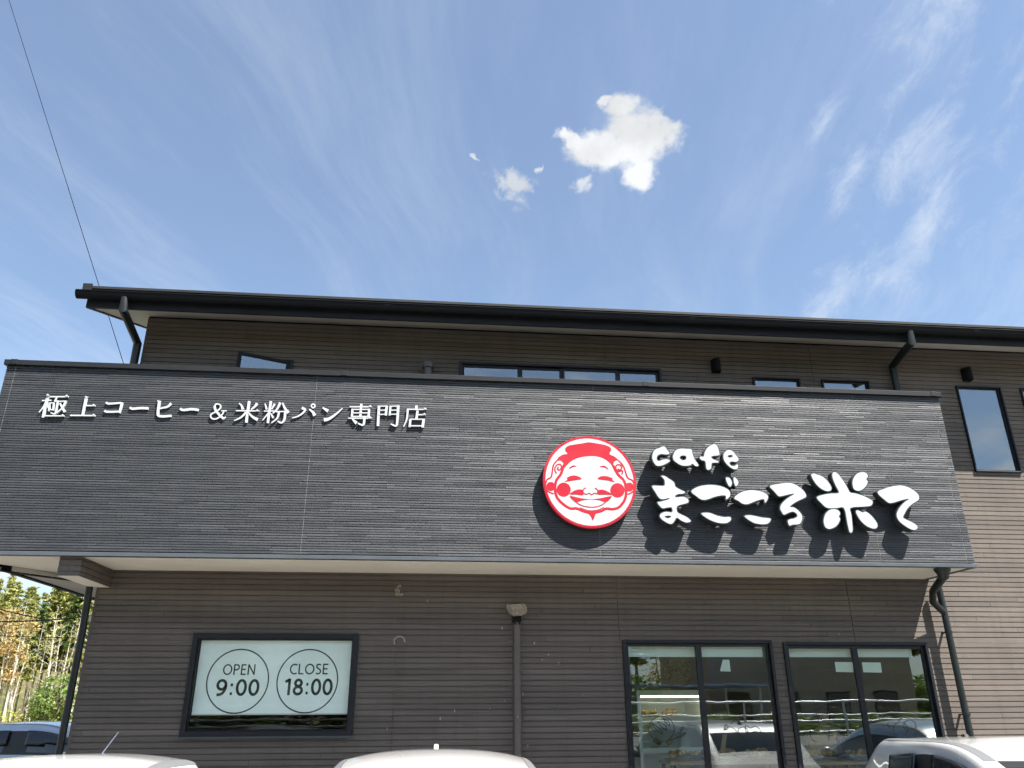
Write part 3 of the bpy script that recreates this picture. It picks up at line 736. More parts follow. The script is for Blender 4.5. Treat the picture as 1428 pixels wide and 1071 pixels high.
letter(tag1, 'letter', [([(900, 258), (940, 276), (915, 318), (850, 362), (778, 382)], 30, 10), ([(992, 272), (1034, 306), (1062, 352)], 14, 38), ([(1042, 208), (1066, 232), (1042, 256), (1018, 232)], 15, 15, True)], *S3)
letter(tag1, 'letter', [([(1160, 254), (1228, 296)], 14, 36), ([(1175, 405), (1240, 392), (1330, 330), (1408, 260)], 40, 10)], *S3)
letter(tag1, 'letter', [([(245, 243), (525, 243)], 12), ([(392, 206), (378, 372)], 26), ([(282, 268), (274, 372)], 24), ([(490, 268), (480, 372)], 24), ([(282, 276), (488, 276)], 11), ([(278, 320), (486, 320)], 11), ([(274, 364), (482, 364)], 11),
    ([(228, 386), (525, 386)], 13), ([(432, 372), (424, 450), (404, 472), (350, 450)], 28, 14), ([(280, 398), (334, 450)], 14, 36)], *S4, tris=[uro(508, 243), uro(508, 386)])
letter(tag1, 'letter', [([(612, 228), (598, 482)], 28), ([(612, 236), (716, 233)], 11), ([(708, 228), (696, 352)], 26), ([(606, 286), (704, 284)], 11), ([(602, 339), (700, 337)], 11), ([(756, 230), (744, 352)], 22), ([(756, 238), (858, 234)], 11),
    ([(750, 287), (850, 285)], 11), ([(746, 338), (846, 336)], 11), ([(852, 228), (838, 440), (820, 482), (758, 458)], 30, 14)], *S4)
letter(tag1, 'letter', [([(1080, 228), (1074, 268)], 28), ([(960, 273), (1208, 275)], 13), ([(970, 275), (956, 400), (916, 492)], 24, 10), ([(1092, 290), (1076, 400)], 26), ([(1086, 342), (1196, 341)], 12), ([(1004, 396), (992, 498)], 24), ([(1000, 399), (1168, 399)], 11),
    ([(1168, 395), (1154, 502)], 28), ([(992, 482), (1156, 482)], 12)], *S4, tris=[uro(1190, 275), uro(1180, 341)])

# --- brush letters of the cafe name
YN = YB-.125
nm = thing('cafe_name_sign', 'large white brush-style letters with dark sides spelling the cafe name on the sign band', 'sign', (0, YB, 0))
A6, A7, A8 = (890, 610, 6.694), (1020, 640, 8.236), (1120, 640, 7.139)
BRUSH = [
 (A6, [[(130,180),(150,122),(190,102),(240,85),(270,118),(290,150),(262,160),(215,155),(182,168),(170,195),(187,222),(225,210),(265,205),(295,220),(240,255),(180,266),(145,235)]]),
 (A6, [[(325,170),(350,122),(400,105),(450,108),(495,112),(505,150),(525,205),(562,262),(535,268),(505,245),(490,258),(450,265),(400,260),(350,230),(328,205)], [(385,190),(400,172),(435,170),(450,190),(435,212),(402,212)]]),
 (A6, [[(572,190),(584,180),(612,178),(620,140),(652,92),(708,62),(738,85),(752,130),(754,165),(702,172),(680,185),(698,205),(745,224),(742,235),(690,238),(682,260),(678,290),(655,303),(636,290),(626,225),(592,212)]]),
 (A6, [[(795,170),(806,140),(836,118),(875,125),(908,162),(936,205),(915,228),(872,225),(850,236),(862,262),(895,270),(915,255),(930,258),(925,290),(898,298),(860,280),(822,245),(800,210)], [(832,176),(852,164),(878,167),(878,183),(850,190)]]),
 (A6, [[(215,362),(245,362),(290,390),(332,420),(346,460),(390,488),(435,510),(420,525),(370,530),(345,545),(352,560),(420,555),(460,575),(468,600),(450,615),(366,640),(360,690),(386,714),(450,745),(490,780),(450,795),(400,775),(358,750),(332,788),(305,808),(265,795),(220,765),(202,735),(216,710),(260,695),(316,700),(312,655),(270,655),(222,660),(180,610),(212,600),(280,580),(288,566),(210,576),(160,512),(130,455),(190,453),(242,452),(248,420),(240,390)], [(245,742),(265,731),(304,733),(303,745),(275,757)]]),
 (A6, [[(495,505),(550,465),(620,448),(700,445),(780,460),(840,490),(858,525),(850,555),(820,578),(812,542),(730,550),(640,580),(590,580),(548,553)]]),
 (A6, [[(590,710),(660,705),(730,730),(800,745),(858,745),(860,775),(820,800),(750,798),(680,775),(622,742)]]),
 (A6, [[(818,378),(850,380),(870,410),(872,440),(855,460),(832,430)]]),
 (A6, [[(890,375),(915,385),(935,425),(910,458),(893,420)]]),
 (A7, [[(30,450),(90,395),(170,365),(260,360),(340,375),(400,405),(420,440),(405,480),(383,503),(370,462),(290,480),(190,518),(130,515),(80,482)]]),
 (A7, [[(150,658),(200,648),(260,655),(350,675),(440,685),(445,710),(410,745),(340,750),(260,735),(190,695)]]),
 (A7, [[(440,320),(470,300),(560,285),(660,275),(740,300),(810,350),(845,395),(855,435),(800,465),(730,500),(668,550),(720,560),(770,600),(810,655),(800,720),(770,750),(700,755),(665,765),(648,718),(668,696),(720,685),(758,660),(740,622),(700,606),(650,620),(600,640),(575,605),(560,570),(575,520),(640,455),(722,402),(660,408),(560,430),(530,418),(485,368)]]),
 (A8, [[(80,165),(105,145),(142,160),(165,164),(215,195),(258,245),(280,290),(265,318),(220,318),(170,290),(120,240)]]),
 (A8, [[(290,150),(310,132),(345,150),(395,215),(440,290),(466,335),(520,345),(600,370),(660,400),(690,425),(672,465),(600,475),(470,488),(478,560),(490,690),(485,725),(462,728),(440,640),(406,490),(330,490),(240,488),(190,450),(135,385),(200,358),(280,345),(355,338),(325,270),(296,200)]]),
 (A8, [[(490,230),(505,185),(540,145),(590,132),(630,145),(642,178),(626,202),(642,230),(620,275),(580,310),(545,318),(510,305),(495,275)]]),
 (A8, [[(205,600),(225,545),(265,508),(310,500),(350,515),(366,545),(354,574),(366,602),(340,655),(300,685),(255,697),(222,680),(207,645)]]),
 (A8, [[(525,530),(545,513),(588,534),(620,526),(665,555),(710,605),(738,655),(725,690),(680,690),(620,660),(565,605)]]),
 (A8, [[(738,335),(800,300),(880,275),(970,265),(1050,285),(1120,330),(1150,370),(1145,410),(1090,445),(1040,490),(1005,550),(996,588),(1060,620),(1120,655),(1138,685),(1110,708),(1060,695),(990,650),(945,605),(930,555),(950,500),(1000,440),(1052,398),(980,410),(870,440),(820,415)]]),
]
for A, loops in BRUSH:
    W_ = [tr(smoothpts(L, True, 3), *A, YN) for L in loops]
    side = plate('letter', W_, YN, .085, 'side', None, offset=.010); loc_under(nm, side)
    face = plate('face', W_, YN-.004, .012, 'white', side)
    xs = [p[0] for p in W_[0]]; zs = [p[1] for p in W_[0]]; cx, cz = sum(xs)/len(xs), sum(zs)/len(zs)
    pin = MB(); pin.box(cx-.012, cx+.012, YN+.08, YB+.004, cz-.012, cz+.012); pin.build('fixing', 'side', side)

# --- round emblem
lc = at(822.5, 671, YB-.09); LR = .497; YL = YB-.09
lg = thing('round_logo_sign', 'round white sign with a red laughing face in a flat cap and a red rim', 'sign', (lc.x, YB, lc.z))
b = MB(); b.lathe([(LR, YL), (LR, YL+.055), (LR-.03, YL+.06)], (lc.x, 0, lc.z), 72, 'y'); body = loc_under(lg, b.build('disc', 'rim', smooth=True))
b = MB(); b.lathe([(.0, YL-.0015), (LR-.014, YL-.0015), (LR-.014, YL)], (lc.x, 0, lc.z), 72, 'y'); loc_under(lg, b.build('face_panel', 'white'))
for dx, dz in ((-.2, -.2), (.2, -.2), (-.2, .2), (.2, .2)):
    b = MB(); b.box(lc.x+dx-.015, lc.x+dx+.015, YL+.055, YB+.004, lc.z+dz-.015, lc.z+dz+.015); loc_under(lg, b.build('fixing', 'side'))
AL = (740, 590, 6.694)
lay = [0]
def red_fill(P, smooth=True, name='red_shape'):
    lay[0] += 1
    return loc_under(lg, plate(name, [tr(smoothpts(P, True, 4) if smooth else P, *AL, YL)], YL-.0022-.00008*lay[0], .0004, 'red', None))
def red_line(P, wd, closed=False, name='red_line', w1=None):
    lay[0] += 1
    wd = wd*1.2; Q = smoothpts(P, closed, 5); ws = [wd+((w1 if w1 else wd)-wd)*i/(len(Q)-1) for i in range(len(Q))]
    a, c = ribbon(Q, ws, closed); a = tr(a, *AL, YL); c = tr(c, *AL, YL); y = YL-.0022-.00008*lay[0]
    mb = MB()
    for i in range(len(Q) if closed else len(Q)-1):
        j = (i+1) % len(Q); mb.face([(p[0], y, p[1]) for p in (a[i], a[j], c[j], c[i])]); 
    return loc_under(lg, mb.build(name, 'red'))
N_ = 64
ring = [[(lc.x+r*math.cos(2*math.pi*i/N_), lc.z+r*math.sin(2*math.pi*i/N_)) for i in range(N_)] for r in (LR-.010, LR-.027)]
loc_under(lg, plate('red_ring', ring, YL-.0021, .0004, 'red', None))
red_fill([(322,240),(345,215),(400,202),(480,190),(540,180),(600,188),(680,202),(735,222),(752,252),(736,288),(780,312),(815,340),(828,356),(800,350),(775,368),(768,408),(740,376),(690,336),(620,312),(540,309),(450,324),(385,352),(335,396),(312,420),(305,378),(282,352),(246,350),(258,322),(300,295),(342,288),(325,262)])
red_line([(768,395),(815,480),(868,535),(888,600),(888,680),(865,740),(818,790),(760,804),(706,800),(650,824),(570,838),(500,826),(430,798),(370,797),(300,755),(245,692),(228,620),(238,540),(282,476),(308,400),(322,385)], 21)
red_line([(252,345),(212,395),(193,500),(152,530),(137,590),(157,635),(215,662)], 12); red_line([(822,352),(868,408),(903,508),(950,537),(968,590),(955,640),(905,667)], 12)
for cx, cy, r in ((187, 592, 42), (920, 598, 42), (308, 622, 66), (810, 628, 67)):
    red_fill([(cx+r*math.cos(2*math.pi*i/14), cy+r*math.sin(2*math.pi*i/14)) for i in range(14)])
red_line([(240,472),(225,430),(245,392),(278,388),(286,418),(266,440),(250,425),(262,412)], 11); red_line([(852,480),(856,445),(822,452),(795,425),(802,394),(835,392),(850,420),(830,440),(815,425)], 11)
red_fill([(358,428),(375,405),(405,395),(430,405),(400,410)]); red_fill([(643,408),(680,398),(710,412),(725,435),(690,415)])
red_fill([(318,548),(345,528),(338,512),(390,490),(440,497),(475,522),(400,536)]); red_fill([(625,522),(660,497),(720,498),(765,518),(762,530),(785,552),(720,536)])
red_fill([(362,665),(400,635),(450,620),(490,628),(490,672),(430,668)]); red_fill([(620,640),(650,622),(700,630),(758,668),(690,668),(630,668)])
red_line([(515,605),(492,620),(492,650),(520,665),(545,655),(570,668),(595,655),(620,660),(628,630),(600,605)], 8)
red_fill([(368,680),(470,702),(560,711),(650,702),(754,682),(735,715),(700,738),(640,720),(560,713),(480,722),(425,740),(390,715)])
red_line([(425,740),(480,770),(560,785),(640,775),(700,740)], 7); red_line([(460,790),(520,812),(570,818),(630,810),(685,785)], 6)
red_fill([(530,832),(570,838),(610,832),(598,870),(580,908),(562,870)], True)

# --- opening hours blind behind the left window
YP = YW+.055
oh = thing('opening_hours_blind', 'pale green-white blind in the left window printed with two circles of opening hours', 'sign', (-1.575, YP, 1.65))
b = MB(); b.box(-2.356, -.79, YP, YP+.004, 1.626, 2.338); loc_under(oh, b.build('blind_sheet', 'panel'))
b = MB(); b.box(-2.356, -.79, YP-.004, YP+.008, 1.614, 1.626); loc_under(oh, b.build('bottom_rail', 'soffit2'))
for cx in (-1.940, -1.233):
    b = MB(); stroke_mb(b, [(cx+.309*math.cos(2*math.pi*i/56), 1.940+.309*math.sin(2*math.pi*i/56)) for i in range(56)], .0125, YP-.0016, .001, True); loc_under(oh, b.build('printed_ring', 'ink'))
def ell(cx, cy, rx, ry, a0=0, a1=360, n=28): return [(cx+rx*math.cos(R(a0+(a1-a0)*i/n)), cy+ry*math.sin(R(a0+(a1-a0)*i/n))) for i in range(n+(0 if a1-a0 == 360 else 1))]
GL = {'O': (.86, [(ell(.43, .5, .38, .45), True)]), 'P': (.58, [([(.08, 0), (.08, 1)], False), (smoothpts([(.08, .945), (.30, .945), (.47, .88), (.52, .72), (.46, .56), (.30, .48), (.08, .48)], False, 4), False)]),
      'E': (.52, [([(.08, 0), (.08, 1)], False), ([(.08, .945), (.50, .945)], False), ([(.08, .52), (.46, .52)], False), ([(.08, .055), (.51, .055)], False)]),
      'N': (.74, [([(.08, 0), (.08, 1)], False), ([(.66, 0), (.66, 1)], False), ([(.06, .98), (.68, .02)], False)]),
      'C': (.68, [(ell(.46, .5, .38, .45, 55, 305), False)]), 'L': (.50, [([(.08, 0), (.08, 1)], False), ([(.08, .055), (.49, .055)], False)]),
      'S': (.52, [(smoothpts([(.46, .88), (.32, .945), (.15, .92), (.08, .78), (.14, .62), (.30, .51), (.43, .40), (.46, .22), (.36, .08), (.20, .045), (.05, .11)], False, 4), False)]),
      '9': (.62, [(ell(.30, .66, .22, .27), True), (smoothpts([(.52, .66), (.50, .40), (.38, .16), (.22, .075), (.08, .07)], False, 5), False)]),
      '0': (.62, [(ell(.31, .5, .225, .43), True)]), '1': (.46, [([(.30, 0), (.30, 1)], False), ([(.06, .80), (.32, .965)], False)]),
      '8': (.62, [(ell(.31, .735, .18, .195), True), (ell(.31, .285, .225, .22), True)]),
      ':': (.32, [([(.10, .13), (.22, .13)], False), ([(.10, .66), (.22, .66)], False)])}
def text(st, x0, x1, zb, h, y, par, wd, gap=.13):
    tot = sum(GL[c][0] for c in st)+gap*(len(st)-1); sx = (x1-x0)/tot; u = 0
    for c in st:
        mb = MB()
        for P_, cl in GL[c][1]: stroke_mb(mb, [(x0+(u+p[0])*sx, zb+p[1]*h) for p in P_], wd, y, .0006, cl)
        loc_under(par, mb.build('printed_letter', 'ink')); u += GL[c][0]+gap
text('OPEN', -2.10, -1.775, 1.998, .104, YP-.0016, oh, .0135)
text('9:00', -2.150, -1.712, 1.796, .160, YP-.0016, oh, .027, .06)
text('CLOSE', -1.425, -1.030, 2.003, .104, YP-.0016, oh, .0135)
text('18:00', -1.466, -.968, 1.800, .160, YP-.0016, oh, .027, .06)

# ------------------------------------------------------------------ things in the doors and inside the shop
for i, (a, c, l) in enumerate(((2.19, 2.955, 'leftmost of the four rolled white blinds above the door glass'), (3.02, 3.735, 'second rolled white blind, above the glass with the loaf drawing on its left'),
                             (4.01, 4.765, 'third rolled white blind from the left, above the glass with one white sheet'), (4.82, 5.50, 'rightmost rolled white blind, in the door by the sunlit wall'))):
    t = thing('roller_blind', l, 'blind', ((a+c)/2, YW+.1, 2.2), group='white blinds rolled up inside the glass doors')
    b = MB(); b.box(a, c, YW+.085, YW+.088, 2.195, 2.27); loc_under(t, b.build('blind_sheet', 'blind'))
    b = MB(); b.box(a, c, YW+.082, YW+.092, 2.182, 2.195); loc_under(t, b.build('bottom_rail', 'shelf'))
    b = MB(); b.tube([(a, YW+.11, 2.285), (c, YW+.11, 2.285)], .022, 10); loc_under(t, b.build('roll', 'blind', smooth=True))
def quad_px(name, px, Y, m, label, cat, th=.001):
    P = [at(u, v, Y) for u, v in px]; b = MB(); b.prism([(p.x, p.z) for p in P], 'y', Y, Y+th); o = b.build(name, m); tag(o, label, cat); return o
YG = YW+.040
quad_px('paper_sheet', [(1164, 923), (1189, 923.5), (1190, 937.5), (1166, 937)], YG, 'paper', 'blank white paper sheet on the door glass left of the right door bar', 'paper')
quad_px('paper_sheet', [(1202, 923.5), (1228, 924), (1230, 938), (1204, 937.5)], YG, 'paper', 'blank white paper sheet on the rightmost door glass under its blind', 'paper')
quad_px('paper_sheet', [(1008, 920), (1017, 920), (1019, 936.5), (1004, 936)], YG, 'paper', 'small white notched card stuck high on the second glass pane', 'paper')
def decal(px_lists, Y, label, wd=.006):
    mb = MB()
    for P, cl in px_lists:
        Q = smoothpts(P, cl, 5); W_ = [(lambda p: (p.x, p.z))(at(u, v, Y)) for u, v in Q]
        stroke_mb(mb, W_, wd, Y, .0008, cl)
    o = mb.build('window_drawing', 'ink'); tag(o, label, 'window drawing'); return o
K6 = lambda L: [(870+u/6.086, 895+v/6.086) for u, v in L]
K7 = lambda L: [(1090+u/6.086, 895+v/6.086) for u, v in L]
circ = lambda cx, cy, r, n=16, sk=.0: [(cx+r*math.cos(2*math.pi*i/n)-sk*r*math.sin(2*math.pi*i/n), cy+r*math.sin(2*math.pi*i/n)) for i in range(n)]
YD = YW+.0125
decal([(K6(circ(320, 740, 108)), True), (K6([(240, 690), (270, 740), (325, 780), (310, 745), (240, 690)]), False), (K6([(285, 675), (320, 720), (362, 748), (350, 710), (285, 675)]), False), (K6([(335, 650), (360, 690), (388, 712), (380, 675), (335, 650)]), False)],
      YD, 'black line drawing of a sliced loaf in a circle on the leftmost door glass', .007)
decal([(K6([(430, 800), (470, 770), (500, 735), (480, 760), (520, 770), (490, 790), (440, 815)]), False), (K6([(470, 745), (500, 720), (510, 735), (490, 755)]), False), (K6([(400, 835), (450, 815), (500, 800), (530, 770)]), False)],
      YD, 'small black scribbled sprig drawn beside the loaf circle', .006)
YD2 = YW+.0245
decal([(K6([(850, 740), (870, 700), (885, 735), (850, 750), (900, 720), (960, 760), (1000, 800), (1020, 830), (990, 800), (940, 765)]), False), (K6(circ(1012, 765, 42, 10)), True), (K6([(1030, 745), (1060, 780), (1110, 760), (1165, 775), (1150, 740), (1110, 715), (1075, 735), (1040, 710), (1030, 745)]), False), (K6([(905, 700), (940, 670), (985, 680), (1000, 710)]), False)],
      YD2, 'black line drawing of buns across the second door glass', .006)
decal([(K7(circ(1010, 745, 62)), True), (K7(circ(1090, 715, 52)), True), (K7([(930, 735), (900, 700), (930, 680), (980, 690), (1030, 640), (1090, 640)]), False)], YD2, 'black line drawing of overlapping circles on the rightmost door glass', .005)
decal([(K7([(235, 770), (300, 755), (370, 775), (405, 800), (440, 790)]), False), (K7([(240, 775), (260, 830), (300, 850)]), False), (K7([(395, 690), (405, 760), (400, 840)]), False)], YD, 'thin black line drawing low on the glass of the third pane', .005)

sc_ = thing('showcase', 'white refrigerated display case with glass front behind the leftmost door glass', 'display case', (3.0, 10.5, .12))
def lp(par, name, mb, m, **k): return loc_under(par, mb.build(name, m, **k))
b = MB(); b.box(2.60, 3.46, 10.95, 11.0, .12, 1.86); b.box(2.60, 2.64, 10.30, 10.95, .12, 1.86); b.box(3.42, 3.46, 10.30, 10.95, .12, 1.86); b.box(2.64, 3.42, 10.30, 10.95, 1.80, 1.86); b.box(2.64, 3.42, 10.3, 10.95, .12, .5); lp(sc_, 'cabinet', b, 'shelf', bevel=.005)
for z in (.85, 1.16, 1.5):
    b = MB(); b.box(2.645, 3.415, 10.34, 10.94, z, z+.02); lp(sc_, 'shelf', b, 'shelf')
    b = MB(); b.box(2.645, 3.415, 10.325, 10.338, z-.01, z+.05); lp(sc_, 'price_rail', b, 'paper')
b = MB(); b.box(2.66, 3.40, 10.32, 10.35, 1.775, 1.795); lp(sc_, 'lamp_strip', b, 'led')
rr = random.Random(3)
for k, (x, z, nme, m, lab) in enumerate(((2.78, 1.52, 'bread_basket', 'basket', 'dark basket of bread on the top shelf of the display case'), (3.1, 1.52, 'bread_tray', 'wood', 'tray of small loaves on the top shelf right of the dark basket'), (2.95, 1.18, 'bread_tray', 'wood', 'tray of buns on the middle shelf of the display case'))):
    t = thing(nme, lab, 'bread', (x, 10.55, z)); b = MB(); b.prism([(x-.12, 10.42), (x+.12, 10.42), (x+.12, 10.72), (x-.12, 10.72)], 'z', z, z+(.07 if m == 'basket' else .02)); lp(t, 'container', b, m)
    b = MB()
    for i in range(9): lump(b, (x+rr.uniform(-.09, .09), 10.48+rr.uniform(0, .2), z+.06+rr.uniform(0, .04)), .035, .04, .028, rr.randint(0, 99), 10, 6, .06)
    lp(t, 'buns', b, 'bread', smooth=True)
# plant baskets on the case
def leaf_cluster(mb, c, rx, ry, rz, n, size, rnd, up=.3):
    for _ in range(n):
        while True:
            p = Vector((rnd.uniform(-1, 1), rnd.uniform(-1, 1), rnd.uniform(-1, 1)))
            if p.length < 1: break
        p = Vector((c[0]+p.x*rx, c[1]+p.y*ry, c[2]+p.z*rz)); s = size*rnd.uniform(.6, 1.4)
        a = Vector((rnd.gauss(0, 1), rnd.gauss(0, 1), rnd.gauss(0, 1)*.6+up)).normalized(); q_ = a.cross(Vector((rnd.gauss(0, 1), rnd.gauss(0, 1), rnd.gauss(0, 1)))).normalized()
        mb.tint = min(1, max(0, rnd.gauss(.5, .28))); mb.face([p-q_*s*.32, p+a*s*.45-q_*s*.1, p+a*s, p+q_*s*.32])
for x, lab, s_ in ((2.86, 'leafy green plant in a dark handled basket on the left of the display case', 1.0), (3.24, 'taller leafy plant in a dark handled basket on the right of the display case', .9)):
    t = thing('plant_basket', lab, 'plant', (x, 10.6, 1.86)); b = MB(); b.lathe([(.10, 1.86), (.15, 1.98), (.14, 1.98), (.09, 1.88)], (x, 10.6, 0), 16); lp(t, 'basket', b, 'basket')
    b = MB(); b.tube([(x-.14, 10.6, 1.97), (x-.10, 10.6, 2.16), (x, 10.6, 2.24), (x+.10, 10.6, 2.16), (x+.14, 10.6, 1.97)], .010, 6); lp(t, 'handle', b, 'basket')
    b = MB(); leaf_cluster(b, (x, 10.6, 2.12), .2*s_, .16, .17, 260, .05, random.Random(int(x*100))); lp(t, 'foliage', b, 'leaf_y')
def counter(x0, x1, y0, y1, h, lab):
    t = thing('counter_table', lab, 'table', ((x0+x1)/2, (y0+y1)/2, .12)); b = MB(); b.box(x0, x1, y0, y1, h-.035, h); lp(t, 'tabletop', b, 'wood', bevel=.004)
    for x in (x0+.05, x1-.05):
        for y in (y0+.05, y1-.05): b = MB(); b.box(x-.02, x+.02, y-.02, y+.02, .12, h-.035); lp(t, 'leg', b, 'black')
counter(2.75, 4.12, 9.55, 10.05, 1.10, 'wooden bread table behind the first two door panes')
counter(4.35, 5.45, 9.6, 10.1, 1.08, 'wooden bread table behind the right-hand door panes')
rr = random.Random(8)
for k, (x, y, z, lab) in enumerate(((2.95, 9.75, 1.10, 'heap of round loaves at the left end of the left bread table'), (3.4, 9.8, 1.10, 'basket of rolls in the middle of the left bread table'), (3.85, 9.78, 1.10, 'row of pastries at the right end of the left bread table'), (4.6, 9.85, 1.08, 'tray of golden pastries on the right bread table beside the paper bag'), (5.15, 9.85, 1.08, 'tray of pale rolls at the right end of the right bread table'))):
    t = thing('bread_tray', lab, 'bread', (x, y, z)); b = MB(); b.box(x-.17, x+.17, y-.14, y+.14, z, z+.02); lp(t, 'tray', b, 'basket')
    b = MB()
    for i in range(16): lump(b, (x+rr.uniform(-.14, .14), y+rr.uniform(-.11, .11), z+.05+rr.uniform(0, .045)), rr.uniform(.03, .045), .035, .03, rr.randint(0, 99), 10, 6, .07)
    lp(t, 'buns', b, 'bread', smooth=True)
b = MB(); P4 = [at(u, v, 9.6) for u, v in ((1008, 1024), (1014, 1024), (1010, 1055), (1003, 1055))]; b.prism([(p.x, p.z) for p in P4], 'y', 9.6, 9.603); tag(b.build('price_card', 'bag'), 'upright brown price card standing on the left bread table', 'price card')
b = MB(); b.prism([(4.62, 1.082), (4.94, 1.082), (4.95, 1.36), (4.61, 1.36)], 'y', 10.0, 10.09); tag(b.build('paper_bag', 'bag'), 'brown paper bag standing on the right bread table', 'bag')
# staff member behind the right table
pt_ = thing('person', 'person with short black hair in dark clothes and apron behind the right bread table', 'person', (4.95, 10.32, .12)); pt_.scale = (.92, .92, .92)
def skinned(name, nodes, edges, m, par, sub=2):
    me = bpy.data.meshes.new(name); me.from_pydata([n[0] for n in nodes], edges, []); o = bpy.data.objects.new(name, me); COL.objects.link(o)
    sm = o.modifiers.new('skin', 'SKIN'); 
    for v, n in zip(me.skin_vertices[0].data if me.skin_vertices else [], nodes): v.radius = n[1]
    o.modifiers.new('sub', 'SUBSURF').levels = sub; o.modifiers['sub'].render_levels = sub
    me.materials.append(MT[m]); o.parent = par; return o
def person_body(par):
    nodes = [((0, 0, .88), (.15, .11)), ((0, -.02, 1.05), (.13, .10)), ((0, -.05, 1.24), (.16, .11)), ((0, -.06, 1.36), (.10, .08)), ((0, -.07, 1.43), (.050, .050)), ((0, -.09, 1.50), (.065, .08)), ((0, -.10, 1.58), (.070, .085)), ((0, -.09, 1.63), (.045, .055)),
             ((-.09, 0, .78), (.085, .09)), ((-.10, 0, .46), (.055, .055)), ((-.10, .01, .08), (.04, .04)), ((-.10, -.13, .03), (.035, .025)), ((.09, 0, .78), (.085, .09)), ((.10, 0, .46), (.055, .055)), ((.10, .01, .08), (.04, .04)), ((.10, -.13, .03), (.035, .025)),
             ((-.17, -.06, 1.34), (.055, .055)), ((-.22, -.08, 1.10), (.040, .040)), ((-.17, -.27, .99), (.028, .028)), ((-.15, -.34, .97), (.026, .018)), ((.17, -.06, 1.34), (.055, .055)), ((.22, -.08, 1.10), (.040, .040)), ((.17, -.27, .99), (.028, .028)), ((.15, -.34, .97), (.026, .018))]
    ed = [(0, 1), (1, 2), (2, 3), (3, 4), (4, 5), (5, 6), (6, 7), (0, 8), (8, 9), (9, 10), (10, 11), (0, 12), (12, 13), (13, 14), (14, 15), (3, 16), (16, 17), (17, 18), (18, 19), (3, 20), (20, 21), (21, 22), (22, 23)]
    for sx, h in ((-1, 19), (1, 23)):
        for k, dx in enumerate((-.022, -.008, .008, .022)):
            i = len(nodes); nodes.append(((sx*.15+dx, -.40-.01*(k in (1, 2)), .963), (.0085, .0085))); nodes.append(((sx*.15+dx*1.1, -.435-.01*(k in (1, 2)), .945), (.0075, .0075))); ed += [(h, i), (i, i+1)]
        i = len(nodes); nodes.append(((sx*.15-sx*.04, -.365, .965), (.010, .010))); ed.append((h, i))
    me = bpy.data.meshes.new('body'); me.from_pydata([n[0] for n in nodes], ed, []); o = bpy.data.objects.new('body', me); COL.objects.link(o); o.parent = par
    bm = bmesh.new(); bm.from_mesh(me); ly = bm.verts.layers.skin.verify(); bm.verts.ensure_lookup_table()
    for v, n in zip(bm.verts, nodes): v[ly].radius = n[1]; v[ly].use_root = (v.index == 0)
    bm.to_mesh(me); bm.free()
    o.modifiers.new('skin', 'SKIN'); o.modifiers.new('sub', 'SUBSURF').levels = 2
    me.materials.append(MT['skin']); return o
person_body(pt_)
b = MB(); lump(b, (0, -.075, 1.60), .088, .105, .088, 2, 20, 12, .03, None); o = b.build('hair', 'hair', pt_, smooth=True); o.location.z = .015
b = MB(); b.lathe([(.185, .55), (.185, .9), (.16, 1.06), (.185, 1.25), (.15, 1.35), (.07, 1.42)], (0, -.04, 0), 20); o = b.build('shirt', 'cloth', pt_, smooth=True); o.scale = (1.05, .78, 1)
b = MB(); b.tube([(.15, -.06, 1.35), (.225, -.08, 1.1), (.18, -.25, 1.0)], [.068, .055, .042], 12); b.tube([(-.15, -.06, 1.35), (-.225, -.08, 1.1), (-.18, -.25, 1.0)], [.068, .055, .042], 12); b.build('sleeves', 'cloth', pt_, smooth=True)
b = MB(); b.tube([(.09, 0, .8), (.10, 0, .46), (.10, .01, .1)], [.10, .075, .065], 12); b.tube([(-.09, 0, .8), (-.10, 0, .46), (-.10, .01, .1)], [.10, .075, .065], 12); b.build('trousers', 'cloth', pt_, smooth=True)
b = MB(); b.box(-.14, .14, -.205, -.195, .45, 1.2); b.build('apron', 'apron', pt_)

